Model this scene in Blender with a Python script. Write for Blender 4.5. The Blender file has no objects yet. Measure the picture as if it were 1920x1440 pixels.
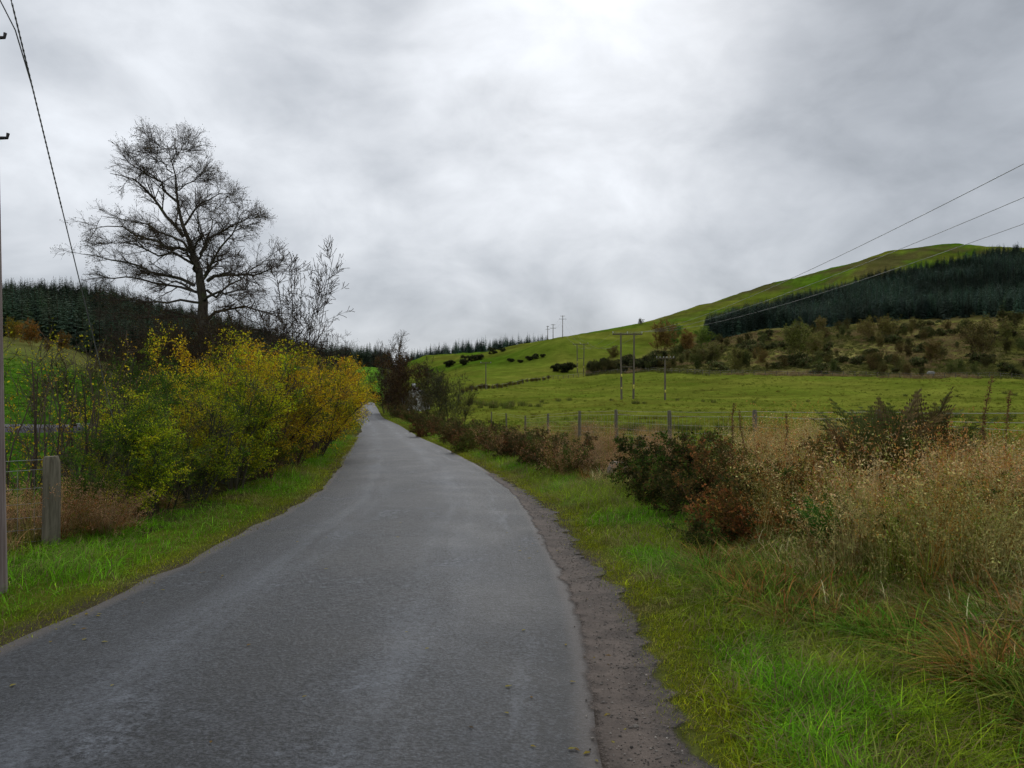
import bpy, math, random
import numpy as np
from mathutils import Vector, Matrix

# ------------------------------------------------------------------ camera, sky, sun, exposure
SC = bpy.context.scene
COL = SC.collection
F, H, YH = 1493.33, 1.6, 745.0          # focal length in photo pixels, eye height, horizon row
cam_d = bpy.data.cameras.new('camera'); cam = bpy.data.objects.new('camera', cam_d); COL.objects.link(cam)
cam_d.lens = 28.0; cam_d.sensor_width = 36.0; cam_d.clip_start = 0.05; cam_d.clip_end = 9000
cam_d.shift_y = (YH - 720.0) / 1920.0
cam.location = (0, 0, H); cam.rotation_euler = (math.radians(90), 0, 0)
SC.camera = cam
SC.view_settings.view_transform = 'Standard'; SC.view_settings.look = 'None'
SC.view_settings.gamma = 1.0; SC.view_settings.use_curve_mapping = False
SC.view_settings.exposure = 0.0
SC.cycles.max_bounces = 5; SC.cycles.diffuse_bounces = 2; SC.cycles.use_adaptive_sampling = True; SC.cycles.adaptive_threshold = 0.03; SC.cycles.transparent_max_bounces = 6
SC.cycles.transmission_bounces = 4; SC.cycles.glossy_bounces = 2
SC.cycles.sample_clamp_indirect = 4.0

SUN_EL, SUN_AZ = math.radians(36), math.radians(8)      # azimuth measured from the view direction to the right
sun_dir = Vector((math.sin(SUN_AZ)*math.cos(SUN_EL), math.cos(SUN_AZ)*math.cos(SUN_EL), math.sin(SUN_EL)))
sl = bpy.data.lights.new('sun', 'SUN'); sl.energy = 0.9; sl.angle = math.radians(35); sl.color = (1.0, 0.97, 0.92)
so = bpy.data.objects.new('sun', sl); COL.objects.link(so)
so.rotation_euler = (-sun_dir).to_track_quat('-Z', 'Y').to_euler(); so.location = (0, 0, 60)

class NT:
    """tiny helper for node trees"""
    def __init__(s, tree): s.t = tree; s.n = tree.nodes; s.l = tree.links
    def add(s, typ, **kw):
        nd = s.n.new(typ)
        for k, v in kw.items(): setattr(nd, k, v)
        return nd
    def link(s, a, b): s.l.new(a, b)
    def put(s, sock, v):
        if hasattr(v, 'is_output'): s.l.new(v, sock)
        else: sock.default_value = v
    def math(s, op, a, b=0.0, c=0.0, clamp=False):
        nd = s.n.new('ShaderNodeMath'); nd.operation = op; nd.use_clamp = clamp
        for i, v in enumerate((a, b, c)): s.put(nd.inputs[i], v)
        return nd.outputs[0]
    def vmath(s, op, a, b=(0, 0, 0)):
        nd = s.n.new('ShaderNodeVectorMath'); nd.operation = op
        s.put(nd.inputs[0], a)
        if op == 'SCALE': s.put(nd.inputs[3], b)
        else: s.put(nd.inputs[1], b)
        return nd
    def noise(s, vec, scale, detail=4.0, rough=0.5, dist=0.0, color=False):
        nd = s.n.new('ShaderNodeTexNoise')
        if vec is not None: s.l.new(vec, nd.inputs['Vector'])
        nd.inputs['Scale'].default_value = scale; nd.inputs['Detail'].default_value = detail
        nd.inputs['Roughness'].default_value = rough; nd.inputs['Distortion'].default_value = dist
        return nd.outputs['Color' if color else 'Fac']
    def mix(s, fac, a, b, mode='MIX'):
        nd = s.n.new('ShaderNodeMix'); nd.data_type = 'RGBA'; nd.blend_type = mode
        s.put(nd.inputs[0], fac)
        for sk, v in ((nd.inputs[6], a), (nd.inputs[7], b)):
            if hasattr(v, 'is_output'): s.l.new(v, sk)
            else: sk.default_value = (*v[:3], 1.0)
        return nd.outputs[2]
    def ramp(s, fac, stops):
        nd = s.n.new('ShaderNodeValToRGB'); s.l.new(fac, nd.inputs[0])
        cr = nd.color_ramp
        while len(cr.elements) < len(stops): cr.elements.new(0.5)
        for e, (p, c) in zip(cr.elements, stops):
            e.position = p; e.color = (*c, 1.0) if len(c) == 3 else c
        return nd.outputs[0]
    def smooth(s, v, a, b, lo=0.0, hi=1.0):
        nd = s.n.new('ShaderNodeMapRange'); nd.interpolation_type = 'SMOOTHSTEP'
        s.put(nd.inputs[0], v); nd.inputs[1].default_value = a; nd.inputs[2].default_value = b
        nd.inputs[3].default_value = lo; nd.inputs[4].default_value = hi
        return nd.outputs[0]

world = bpy.data.worlds.new('World'); SC.world = world; world.use_nodes = True
world.cycles.sampling_method = 'MANUAL'; world.cycles.sample_map_resolution = 512
W = NT(world.node_tree); W.n.clear()
wout = W.add('ShaderNodeOutputWorld')
sky = W.add('ShaderNodeTexSky', sky_type='NISHITA'); sky.sun_disc = False
sky.sun_elevation = SUN_EL; sky.sun_rotation = SUN_AZ
bg_sky = W.add('ShaderNodeBackground'); W.link(sky.outputs[0], bg_sky.inputs[0]); bg_sky.inputs[1].default_value = 0.08
tc = W.add('ShaderNodeTexCoord'); dirv = tc.outputs['Generated']
sep = W.add('ShaderNodeSeparateXYZ'); W.link(dirv, sep.inputs[0])
zc = W.math('MAXIMUM', sep.outputs[2], 0.0)
den = W.math('ADD', zc, 0.42)
cmb = W.add('ShaderNodeCombineXYZ')
W.link(W.math('DIVIDE', sep.outputs[0], den), cmb.inputs[0]); W.link(W.math('DIVIDE', sep.outputs[1], den), cmb.inputs[1])
cmb.inputs[2].default_value = 3.7
fl_ = W.vmath('MULTIPLY', dirv, (1.0, 1.0, 2.1)).outputs[0]
pv = W.mix(0.14, fl_, cmb.outputs[0])
n_big = W.noise(pv, 2.2, 3, 0.5, 0.3)
n_mid = W.noise(pv, 5.0, 6, 0.52, 0.35)
n_fin = W.noise(pv, 14.0, 5, 0.55, 0.4)
def dirvec(px, py):
    v = Vector(((px-960)/F, 1.0, (YH-py)/F)); return v.normalized()
def lobe(px, py, k):
    """soft round patch of cloud around a direction"""
    d = W.vmath('DOT_PRODUCT', dirv, tuple(dirvec(px, py))).outputs[1]
    return W.math('EXPONENT', W.math('MULTIPLY', W.math('SUBTRACT', d, 1.0), k))
wob = W.math('MULTIPLY_ADD', n_mid, 1.6, 0.2)            # breaks the lobes' outlines
lum = W.math('MULTIPLY_ADD', n_big, 0.30, 0.595)
lum = W.math('ADD', lum, W.math('MULTIPLY', W.math('SUBTRACT', n_mid, 0.5), 0.85))
lum = W.math('ADD', lum, W.math('MULTIPLY', W.math('SUBTRACT', n_fin, 0.5), 0.18))
lum = W.math('ADD', lum, W.math('MULTIPLY', lobe(1080, -10, 90), 0.14))            # thin cloud before the sun
lum = W.math('ADD', lum, W.math('MULTIPLY', W.math('MULTIPLY', lobe(1150, 210, 45), wob), 0.12))
dark = W.math('MULTIPLY', lobe(1720, 130, 38), wob)
lum = W.math('SUBTRACT', lum, W.math('MULTIPLY', dark, 0.36))
lum = W.math('SUBTRACT', lum, W.math('MULTIPLY', W.math('MULTIPLY', lobe(700, -60, 260), wob), 0.10))
# greyer deck towards the horizon
hz = W.smooth(sep.outputs[2], 0.0, 0.24, 1.0, 0.0)
lum = W.math('SUBTRACT', lum, W.math('MULTIPLY', hz, 0.26))
lum = W.math('MAXIMUM', lum, 0.2)
ccol = W.mix(W.smooth(lum, 0.25, 0.9), (0.89, 0.97, 1.085), (0.95, 0.99, 1.05))
cl = W.vmath('SCALE', ccol, lum).outputs[0]
bg_cl = W.add('ShaderNodeBackground'); W.link(cl, bg_cl.inputs[0]); bg_cl.inputs[1].default_value = 1.0
mxw = W.add('ShaderNodeMixShader'); mxw.inputs[0].default_value = 0.93
W.link(bg_sky.outputs[0], mxw.inputs[1]); W.link(bg_cl.outputs[0], mxw.inputs[2]); W.link(mxw.outputs[0], wout.inputs[0])

# ------------------------------------------------------------------ helpers
RNG = np.random.default_rng(11)
random.seed(5)

def nrm(v):
    return v / np.maximum(np.linalg.norm(v, axis=-1, keepdims=True), 1e-9)

def hash2(ix, iy, s=0):
    h = np.sin(ix*127.1 + iy*311.7 + s*74.7)*43758.5453
    return h - np.floor(h)
def vnoise(x, y, s=0):
    ix, iy = np.floor(x), np.floor(y); fx, fy = x-ix, y-iy
    fx = fx*fx*(3-2*fx); fy = fy*fy*(3-2*fy)
    a, b, c, d = hash2(ix, iy, s), hash2(ix+1, iy, s), hash2(ix, iy+1, s), hash2(ix+1, iy+1, s)
    return (a*(1-fx)+b*fx)*(1-fy)+(c*(1-fx)+d*fx)*fy
def fbm(x, y, s=0, o=4):
    v, a, t = 0, 0.5, 0
    for k in range(o):
        v = v + a*vnoise(x*2**k, y*2**k, s+k); t += a; a *= 0.5
    return v/t
def sstep(a, b, x):
    t = np.clip((x-a)/(b-a), 0, 1); return t*t*(3-2*t)

def make_mesh(name, v, tris=None, quads=None, cols=None, mats=(), mat_t=None, mat_q=None, smooth=False, uv=None):
    me = bpy.data.meshes.new(name)
    v = np.asarray(v, np.float32).reshape(-1, 3)
    tris = np.zeros((0, 3), np.int32) if tris is None else np.asarray(tris, np.int32).reshape(-1, 3)
    quads = np.zeros((0, 4), np.int32) if quads is None else np.asarray(quads, np.int32).reshape(-1, 4)
    me.vertices.add(len(v)); me.vertices.foreach_set('co', v.ravel())
    loops = np.concatenate([tris.ravel(), quads.ravel()]).astype(np.int32)
    me.loops.add(len(loops)); me.loops.foreach_set('vertex_index', loops)
    nt, nq = len(tris), len(quads)
    start = np.concatenate([np.arange(nt)*3, nt*3+np.arange(nq)*4]).astype(np.int32)
    me.polygons.add(nt+nq); me.polygons.foreach_set('loop_start', start)
    mi = np.concatenate([np.zeros(nt, np.int32) if mat_t is None else mat_t, np.zeros(nq, np.int32) if mat_q is None else mat_q]).astype(np.int32)
    me.polygons.foreach_set('material_index', mi)
    if smooth: me.polygons.foreach_set('use_smooth', np.ones(nt+nq, bool))
    if cols is not None:
        at = me.color_attributes.new('Col', 'FLOAT_COLOR', 'POINT')
        c = np.ones((len(v), 4), np.float32); c[:, :3] = np.asarray(cols, np.float32).reshape(-1, 3)
        at.data.foreach_set('color', c.ravel())
    if uv is not None:
        ul = me.uv_layers.new(name='UVMap')
        ul.data.foreach_set('uv', np.asarray(uv, np.float32)[loops].ravel())
    for m in mats: me.materials.append(m)
    me.update(calc_edges=True)
    return me

class MB:
    """collects triangles and quads, then links them as ONE mesh"""
    def __init__(s): s.v = []; s.t = []; s.q = []; s.c = []; s.n = 0
    def add(s, v, tris=None, quads=None, col=(1, 1, 1)):
        v = np.asarray(v, float).reshape(-1, 3)
        if tris is not None and len(tris): s.t.append(np.asarray(tris).reshape(-1, 3)+s.n)
        if quads is not None and len(quads): s.q.append(np.asarray(quads).reshape(-1, 4)+s.n)
        c = np.asarray(col, float)
        if c.ndim == 1: c = np.tile(c, (len(v), 1))
        s.v.append(v); s.c.append(c); s.n += len(v)
        return s
    def tubes(s, pts, rad, sides=3, col=(1, 1, 1), cap=False):
        pts = np.asarray(pts, float)
        if pts.ndim == 2: pts = pts[None]
        N, P, _ = pts.shape
        rad = np.broadcast_to(np.asarray(rad, float), (N, P))
        tan = np.empty_like(pts); tan[:, 1:-1] = pts[:, 2:]-pts[:, :-2]; tan[:, 0] = pts[:, 1]-pts[:, 0]; tan[:, -1] = pts[:, -1]-pts[:, -2]
        tan = nrm(tan)
        ref = np.where(np.abs(tan[:, :1, 2:3]) > 0.8, np.array([1.0, 0.2, 0]), np.array([0, 0, 1.0]))
        a = nrm(np.cross(tan, np.broadcast_to(ref, tan.shape))); b = np.cross(tan, a)
        ang = np.arange(sides)*2*np.pi/sides
        ring = pts[:, :, None]+rad[:, :, None, None]*(a[:, :, None]*np.cos(ang)[None, None, :, None]+b[:, :, None]*np.sin(ang)[None, None, :, None])
        base = (np.arange(N)[:, None, None]*P+np.arange(P-1)[None, :, None])*sides
        k = np.arange(sides)[None, None]; k2 = (k+1) % sides
        quads = np.stack([base+k, base+k2, base+sides+k2, base+sides+k], -1).reshape(-1, 4)
        c = np.asarray(col, float)
        if c.ndim == 2: c = np.repeat(c, P*sides, axis=0)
        tr = None
        v = ring.reshape(-1, 3)
        s.add(v, None, quads, c)
        if cap:
            for i in range(N):
                for j, e in ((0, pts[i, 0]), (P-1, pts[i, -1])):
                    rr = ring[i, j]; cc = c[i*P*sides] if c.ndim == 2 else c
                    s.add(np.vstack([rr, e[None]]), [[m, (m+1) % sides, sides] for m in range(sides)], None, cc)
        return s
    def leaves(s, cen, size, rng, col, aspect=0.55, up=0.0, nrm_bias=None):
        """small kite-shaped leaf faces"""
        N = len(cen)
        d = rng.normal(size=(N, 3)); d[:, 2] += up; d = nrm(d)
        r = rng.normal(size=(N, 3))
        if nrm_bias is not None: r = r+nrm_bias
        sd = nrm(np.cross(d, r)); nn = np.cross(sd, d)
        size = np.broadcast_to(np.asarray(size, float), (N,))[:, None]
        p0 = cen; p2 = cen+d*size
        mid = cen+d*size*0.45+nn*size*0.08
        p1 = mid+sd*size*aspect*0.5; p3 = mid-sd*size*aspect*0.5
        v = np.stack([p0, p1, p2, p3], 1).reshape(-1, 3)
        q = np.arange(N*4).reshape(N, 4)
        c = np.asarray(col, float)
        if c.ndim == 2: c = np.repeat(c, 4, axis=0)
        return s.add(v, None, q, c)
    def blades(s, root, ang, h, lean, w, col, K=3, droop=0.0):
        """grass blades: tapering curved strips"""
        N = len(root)
        sv = np.linspace(0, 1, K+1)
        h = np.broadcast_to(h, (N,)); lean = np.broadcast_to(lean, (N,)); w = np.broadcast_to(w, (N,)); droop = np.broadcast_to(droop, (N,))
        dx = np.stack([np.cos(ang), np.sin(ang), np.zeros(N)], 1)
        sd = np.stack([-np.sin(ang), np.cos(ang), np.zeros(N)], 1)
        out = (sv[None]**1.7)*lean[:, None]*h[:, None]
        zz = h[:, None]*(sv[None]*np.sqrt(np.maximum(0.05, 1-0.5*np.minimum(lean, 1.2)**2))[:, None]-droop[:, None]*sv[None]**3)
        cen = root[:, None]+dx[:, None]*out[..., None]; cen[:, :, 2] += zz
        ww = w[:, None]*np.maximum(0.04, (1-sv[None]**2.2))*0.5
        v = np.stack([cen-sd[:, None]*ww[..., None], cen+sd[:, None]*ww[..., None]], 2)    # N,K+1,2,3
        b = np.arange(N)[:, None]*(K+1)*2+np.arange(K)[None]*2
        q = np.stack([b, b+1, b+3, b+2], -1).reshape(-1, 4)
        c = np.asarray(col, float)
        if c.ndim == 2: c = np.repeat(c, (K+1)*2, axis=0)
        return s.add(v.reshape(-1, 3), None, q, c)
    def box(s, c, size, rot=None, col=(1, 1, 1)):
        x, y, z = np.asarray(size)/2.0
        v = np.array([[-x, -y, -z], [x, -y, -z], [x, y, -z], [-x, y, -z], [-x, -y, z], [x, -y, z], [x, y, z], [-x, y, z]])
        if rot is not None: v = v @ np.array(Matrix.Rotation(rot, 3, 'Z')).T
        return s.add(v+np.asarray(c), None, [[3, 2, 1, 0], [4, 5, 6, 7], [0, 1, 5, 4], [1, 2, 6, 5], [2, 3, 7, 6], [3, 0, 4, 7]], col)
    def mesh(s, name, mat, smooth=False):
        return make_mesh(name, np.concatenate(s.v), np.concatenate(s.t) if s.t else None, np.concatenate(s.q) if s.q else None,
                         np.concatenate(s.c), [mat], smooth=smooth)

def link(name, me, parent=None, loc=None):
    o = bpy.data.objects.new(name, me); COL.objects.link(o)
    if parent is not None: o.parent = parent
    if loc is not None: o.location = loc
    return o
def tag(o, label=None, cat=None, group=None, kind=None):
    if label: o['label'] = label
    if cat: o['category'] = cat
    if group: o['group'] = group
    if kind: o['kind'] = kind
    return o
def empty(name, loc=(0, 0, 0), rz=0.0, sc=1.0):
    o = bpy.data.objects.new(name, None); COL.objects.link(o); o.location = loc; o.rotation_euler = (0, 0, rz)
    o.scale = (sc, sc, sc) if np.isscalar(sc) else sc
    o.empty_display_size = 0.2
    return o
def plant(name, parts, loc, rz, sc, label, cat, group=None, tint=None):
    """a plant: Empty at its base with its parts (name, shared mesh) as children"""
    e = empty(name, loc, rz, sc); tag(e, label, cat, group)
    for pn, me in parts:
        o = link(pn, me, e)
        if tint is not None: o.color = (*tint, 1.0)
    return e

def grow(rng, P0, R0, per, t0, t1, length, ang, up=0.0, P=4, jit=0.15, rr=0.5, fall=0.3, flat=0.0, angv=0.25):
    """children of a set of branches, all at once"""
    N, Q, _ = P0.shape
    idx = np.repeat(np.arange(N), per)
    M = len(idx)
    t = rng.uniform(t0, t1, M); f = t*(Q-1); i = np.minimum(f.astype(int), Q-2); fr = (f-i)[:, None]
    pos = P0[idx, i]*(1-fr)+P0[idx, i+1]*fr
    rad = R0[idx, i]*(1-fr[:, 0])+R0[idx, i+1]*fr[:, 0]
    tan = nrm(P0[idx, i+1]-P0[idx, i])
    rnd = rng.normal(size=(M, 3)); rnd[:, 2] *= (1-flat)
    perp = nrm(rnd-(rnd*tan).sum(1, keepdims=True)*tan)
    a = np.clip(rng.normal(ang, angv, M), 0.15, 1.7)[:, None]
    d = nrm(tan*np.cos(a)+perp*np.sin(a))
    L = length*rng.uniform(0.55, 1.25, M)*(1-fall*t)
    pts = np.empty((M, P, 3)); pts[:, 0] = pos
    for k in range(1, P):
        d = d+rng.normal(size=(M, 3))*jit; d[:, 2] += up; d = nrm(d)
        pts[:, k] = pts[:, k-1]+d*(L/(P-1))[:, None]
    r = (rad*rr)[:, None]*np.linspace(1, 0.35, P)[None]
    return pts, r

# ------------------------------------------------------------------ materials
def new_mat(name):
    m = bpy.data.materials.new(name); m.use_nodes = True
    t = NT(m.node_tree); t.n.clear()
    out = t.add('ShaderNodeOutputMaterial')
    return m, t, out
def plant_mat(name, tint_from, trans=0.38, rough=0.75, spec=0.05):
    """leaf and twig material: the mesh's own colour per leaf times a tint of the plant"""
    m, t, out = new_mat(name)
    at = t.add('ShaderNodeAttribute', attribute_name='Col')
    if tint_from == 'INSTANCER':
        ti = t.add('ShaderNodeAttribute', attribute_name='tint'); ti.attribute_type = 'INSTANCER'; tcol = ti.outputs['Color']
    else:
        ti = t.add('ShaderNodeObjectInfo'); tcol = ti.outputs['Color']
    col = t.mix(1.0, at.outputs['Color'], tcol, 'MULTIPLY')
    geo = t.add('ShaderNodeNewGeometry')
    v = t.noise(geo.outputs['Position'], 3.0, 2, 0.5)
    col = t.vmath('SCALE', col, t.math('MULTIPLY_ADD', v, 0.8, 0.6)).outputs[0]
    b = t.add('ShaderNodeBsdfPrincipled'); t.link(col, b.inputs['Base Color'])
    b.inputs['Roughness'].default_value = rough; b.inputs['Specular IOR Level'].default_value = spec
    if trans > 0:
        tr = t.add('ShaderNodeBsdfTranslucent'); t.link(col, tr.inputs[0])
        mx = t.add('ShaderNodeMixShader'); mx.inputs[0].default_value = trans
        t.link(b.outputs[0], mx.inputs[1]); t.link(tr.outputs[0], mx.inputs[2]); t.link(mx.outputs[0], out.inputs[0])
    else: t.link(b.outputs[0], out.inputs[0])
    return m
M_leaf = plant_mat('leaf', 'OBJECT')
M_leaf_i = plant_mat('leaf_scattered', 'INSTANCER')
M_needle = plant_mat('needles', 'OBJECT', 0.1, 0.8, 0.04)
M_needle_i = plant_mat('needles_scattered', 'INSTANCER', 0.1, 0.8, 0.04)
M_twig = plant_mat('twig', 'OBJECT', 0.0, 0.9, 0.05)

def rough_mat(name, c1, c2, scale, rough=0.85, bump=0.3, stretch=None, spec=0.2, c3=None, c3_at=(0.6, 0.7), detail=6):
    m, t, out = new_mat(name)
    tcn = t.add('ShaderNodeTexCoord'); vec = tcn.outputs['Object']
    if stretch is not None:
        mp = t.add('ShaderNodeMapping'); mp.inputs['Scale'].default_value = stretch; t.link(vec, mp.inputs[0]); vec = mp.outputs[0]
    n = t.noise(vec, scale, detail, 0.6, 0.2)
    col = t.mix(t.smooth(n, 0.3, 0.7), c1, c2)
    if c3 is not None:
        n3 = t.noise(tcn.outputs['Object'], scale*0.35, 5, 0.6)
        col = t.mix(t.smooth(n3, *c3_at), col, c3)
    b = t.add('ShaderNodeBsdfPrincipled'); t.link(col, b.inputs['Base Color'])
    b.inputs['Roughness'].default_value = rough; b.inputs['Specular IOR Level'].default_value = spec
    bp = t.add('ShaderNodeBump'); bp.inputs['Strength'].default_value = bump; bp.inputs['Distance'].default_value = 0.02
    t.link(n, bp.inputs['Height']); t.link(bp.outputs[0], b.inputs['Normal'])
    t.link(b.outputs[0], out.inputs[0])
    return m
M_bark = rough_mat('bark', (0.035, 0.028, 0.022), (0.085, 0.075, 0.055), 6.0, 0.9, 0.6, (3, 3, 0.7), 0.15, (0.06, 0.075, 0.025), (0.55, 0.75))
M_pole = rough_mat('weathered_pole_wood', (0.13, 0.095, 0.085), (0.24, 0.20, 0.185), 5.0, 0.8, 0.35, (7, 7, 0.25), 0.25)
M_post = rough_mat('weathered_post_wood', (0.095, 0.085, 0.06), (0.19, 0.17, 0.125), 9.0, 0.9, 0.5, (5, 5, 0.4), 0.15, (0.10, 0.12, 0.05), (0.58, 0.75))
M_farpole = rough_mat('brown_pole_wood', (0.09, 0.075, 0.055), (0.17, 0.145, 0.11), 3.0, 0.85, 0.2, (3, 3, 0.3), 0.15)
M_darksteel = rough_mat('dark_steel', (0.018, 0.017, 0.018), (0.05, 0.045, 0.045), 12, 0.5, 0.1, None, 0.4)
M_galv = rough_mat('galvanised_wire', (0.16, 0.165, 0.16), (0.30, 0.31, 0.30), 4, 0.45, 0.0, None, 0.5)
M_cable = rough_mat('grey_conductor', (0.10, 0.105, 0.11), (0.16, 0.165, 0.17), 2, 0.5, 0.0, None, 0.4)
M_porcelain = rough_mat('pale_insulator', (0.62, 0.64, 0.66), (0.74, 0.75, 0.76), 8, 0.25, 0.0, None, 0.5)
M_yellow = rough_mat('yellow_plate', (0.62, 0.55, 0.10), (0.72, 0.64, 0.14), 8, 0.5, 0.0)
M_plate = rough_mat('white_plate', (0.62, 0.62, 0.60), (0.72, 0.72, 0.70), 8, 0.5, 0.0)
M_stone = rough_mat('mossy_stone', (0.10, 0.095, 0.085), (0.22, 0.21, 0.19), 7, 0.9, 0.7, None, 0.2, (0.055, 0.075, 0.02), (0.42, 0.6))
M_lichen = rough_mat('lichen_stone', (0.12, 0.115, 0.10), (0.32, 0.32, 0.30), 16, 0.9, 0.7, None, 0.2, (0.07, 0.085, 0.03), (0.52, 0.66))
M_render = rough_mat('pale_harling', (0.42, 0.42, 0.42), (0.56, 0.56, 0.55), 3, 0.9, 0.2)
M_slate = rough_mat('grey_slate', (0.09, 0.095, 0.105), (0.15, 0.155, 0.165), 5, 0.7, 0.2)
M_dark = rough_mat('dark_opening', (0.015, 0.016, 0.018), (0.03, 0.03, 0.032), 5, 0.4, 0.0)
M_white = rough_mat('white_paint', (0.66, 0.66, 0.64), (0.80, 0.80, 0.78), 3, 0.6, 0.0)
M_pebble = plant_mat('pebbles', 'INSTANCER', 0.0, 0.85, 0.2)

# ------------------------------------------------------------------ lie of the land
def CI(xs, ys):
    """smooth interpolation through knots (monotone-ish cubic)"""
    xs = np.asarray(xs, float); ys = np.asarray(ys, float)
    h = np.diff(xs); s = np.diff(ys)/h
    m = np.zeros_like(xs); m[0] = s[0]; m[-1] = s[-1]
    for i in range(1, len(xs)-1):
        m[i] = 0 if s[i-1]*s[i] <= 0 else 2*s[i-1]*s[i]/(s[i-1]+s[i])
    def f(x):
        x = np.clip(x, xs[0], xs[-1]); i = np.clip(np.searchsorted(xs, x, 'right')-1, 0, len(xs)-2)
        t = (x-xs[i])/h[i]
        return (2*t**3-3*t**2+1)*ys[i]+(t**3-2*t**2+t)*h[i]*m[i]+(-2*t**3+3*t**2)*ys[i+1]+(t**3-t**2)*h[i]*m[i+1]
    return f
RY = [-60, -6, 3.44, 5.25, 7.13, 9.95, 12.9, 16.7, 24.2, 36.7, 60, 87, 120, 150, 158, 170]
road_c = CI(RY, [-1.3, -1.35, -1.41, -1.37, -1.35, -1.41, -1.57, -2.1, -3.4, -5.65, -9.75, -15.6, -21.9, -27.8, -29.6, -32])
road_w = CI(RY, [3.6, 3.6, 3.6, 3.72, 3.65, 3.5, 3.4, 3.35, 3.2, 3.1, 3.1, 3.2, 3.2, 3.2, 3.2, 3.2])
road_z = CI([-60, 0, 17, 25, 40, 60, 87, 120, 150, 165, 300], [0, 0, -.03, -.1, -.4, -.7, -.7, -.1, .6, .55, .6])
def Zy(d, y): return H+(YH-y)/F*d
LN = [(2, 0), (9, 0), (14, -.35), (25, -.45), (36, -.12), (47, 0.02)]                       # left near ground
RN = [(2, 0), (12, .2), (20, .08), (40, -.25), (70, -.25), (120, 1.04)]                     # right near ground
MN = [(2, 0), (17, -.03), (25, -.1), (40, -.4), (60, -.7), (87, -.7), (120, -.1)]
FARL = [(420, 42), (600, 25), (1200, 15), (4000, 10)]
KN = {
 -4000: LN+[(60, .9), (100, 5), (150, 12), (250, 28), (330, 38)]+FARL,
 -1200: LN+[(60, .9), (100, 5), (150, 12.5), (250, 29), (330, 39)]+FARL,
 0:   LN+[(60, .9), (100, 5), (150, 12.2), (250, 28), (330, 38.5), (420, 42), (600, 25), (1200, 15), (4000, 10)],
 110: LN+[(60, .9), (100, 4.3), (150, 10.5), (250, 27), (330, 39.5), (420, 42), (600, 25), (1200, 15), (4000, 10)],
 200: LN+[(60, .8), (100, 3.2), (160, 8), (250, 24), (330, 38), (420, 40), (600, 25), (1200, 15), (4000, 10)],
 300: LN+[(60, .6), (100, 2.4), (160, 6.5), (250, 20), (330, 32.5), (420, 34), (600, 22), (1200, 15), (4000, 10)],
 400: LN+[(60, .3), (100, 1.6), (160, 5.5), (250, 17), (330, 28), (420, 29), (600, 20), (1200, 15), (4000, 10)],
 500: LN+[(60, .0), (100, 1.0), (160, 4.5), (250, 13), (330, 21.5), (420, 22), (600, 18), (1200, 15), (4000, 10)],
 620: MN+[(150, .6), (200, 2.0), (260, 7), (330, 13.6), (420, 14), (600, 14), (1200, 15), (4000, 10)],
 690: MN+[(150, .6), (170, .8), (200, 2.3), (330, 13.8), (380, 13.5), (600, 12), (1200, 15), (4000, 10)],
 740: MN+[(150, .6), (170, .8), (200, 2.3), (330, 12.6), (400, 12.5), (600, 22), (700, 27), (1200, 25), (4000, 10)],
 800: MN+[(150, .8), (200, 3), (300, 9), (450, 19), (600, 31), (700, 33.5), (800, 33), (1200, 25), (4000, 10)],
 870: [(2, 0), (17, 0), (40, -.35), (60, -.6), (87, -.3), (150, 2.4), (220, 6.5), (300, 12), (430, 22.6), (520, 25), (620, 34), (700, 38), (800, 38), (1200, 25), (4000, 10)],
 950: [(2, 0), (17, .05), (40, -.3), (60, -.4), (100, .3), (190, 4.5), (260, 10), (330, 18), (400, 26.6), (480, 30), (620, 38), (700, 42), (800, 42), (1200, 30), (4000, 10)],
 1055: RN+[(180, 3.8), (240, 7.5), (280, 14), (320, 25.4), (400, 31), (500, 36), (700, 42), (800, 40), (1200, 30), (4000, 10)],
 1164: RN+[(180, 4.9), (230, 8.2), (300, 18), (420, Zy(420, 613)), (520, 43), (800, 40), (1200, 30), (4000, 10)],
 1330: RN+[(170, 4.9), (200, 7.2), (330, Zy(330, 640)), (560, Zy(560, 575)), (700, 70), (1200, 45), (4000, 10)],
 1430: RN+[(165, 4.8), (195, 7.0), (330, Zy(330, 622)), (460, Zy(460, 575)), (590, Zy(590, 541)), (720, 84), (1200, 45), (4000, 10)],
 1530: RN+[(160, 4.6), (190, 6.7), (330, Zy(330, 612)), (480, Zy(480, 555)), (620, Zy(620, 510)), (760, 100), (1200, 45), (4000, 10)],
 1640: RN+[(155, 4.4), (185, 6.3), (325, Zy(325, 606)), (480, Zy(480, 535)), (640, Zy(640, 484)), (760, 115), (1200, 45), (4000, 10)],
 1750: RN+[(150, 4.2), (180, 6.0), (320, Zy(320, 600)), (480, Zy(480, 522)), (650, Zy(650, 471)), (800, 122), (1200, 45), (4000, 10)],
 1860: RN+[(150, 4.0), (176, 5.7), (310, Zy(310, 594)), (470, Zy(470, 515)), (640, Zy(640, 467)), (800, 122), (1200, 45), (4000, 10)],
 1930: RN+[(148, 4.0), (175, 5.5), (300, Zy(300, 590)), (460, Zy(460, 512)), (620, Zy(620, 468)), (800, 122), (1200, 45), (4000, 10)],
 2600: RN+[(145, 4.0), (165, 5.2), (290, 32), (460, 75), (620, 118), (800, 125), (1200, 45), (4000, 10)],
 5600: RN+[(145, 4.0), (165, 5.2), (290, 30), (460, 66), (600, 95), (800, 98), (1200, 45), (4000, 10)],
}
LD = np.linspace(math.log(2.0), math.log(4000), 520)
DD = np.exp(LD)
kx = np.array(sorted(KN))
tabk = []
for k in kx:
    dk = np.array([p[0] for p in KN[k]], float); zk = np.array([p[1] for p in KN[k]], float)
    tabk.append(CI(np.log(dk), zk)(LD))
tabk = np.array(tabk)                      # columns x rows
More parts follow.
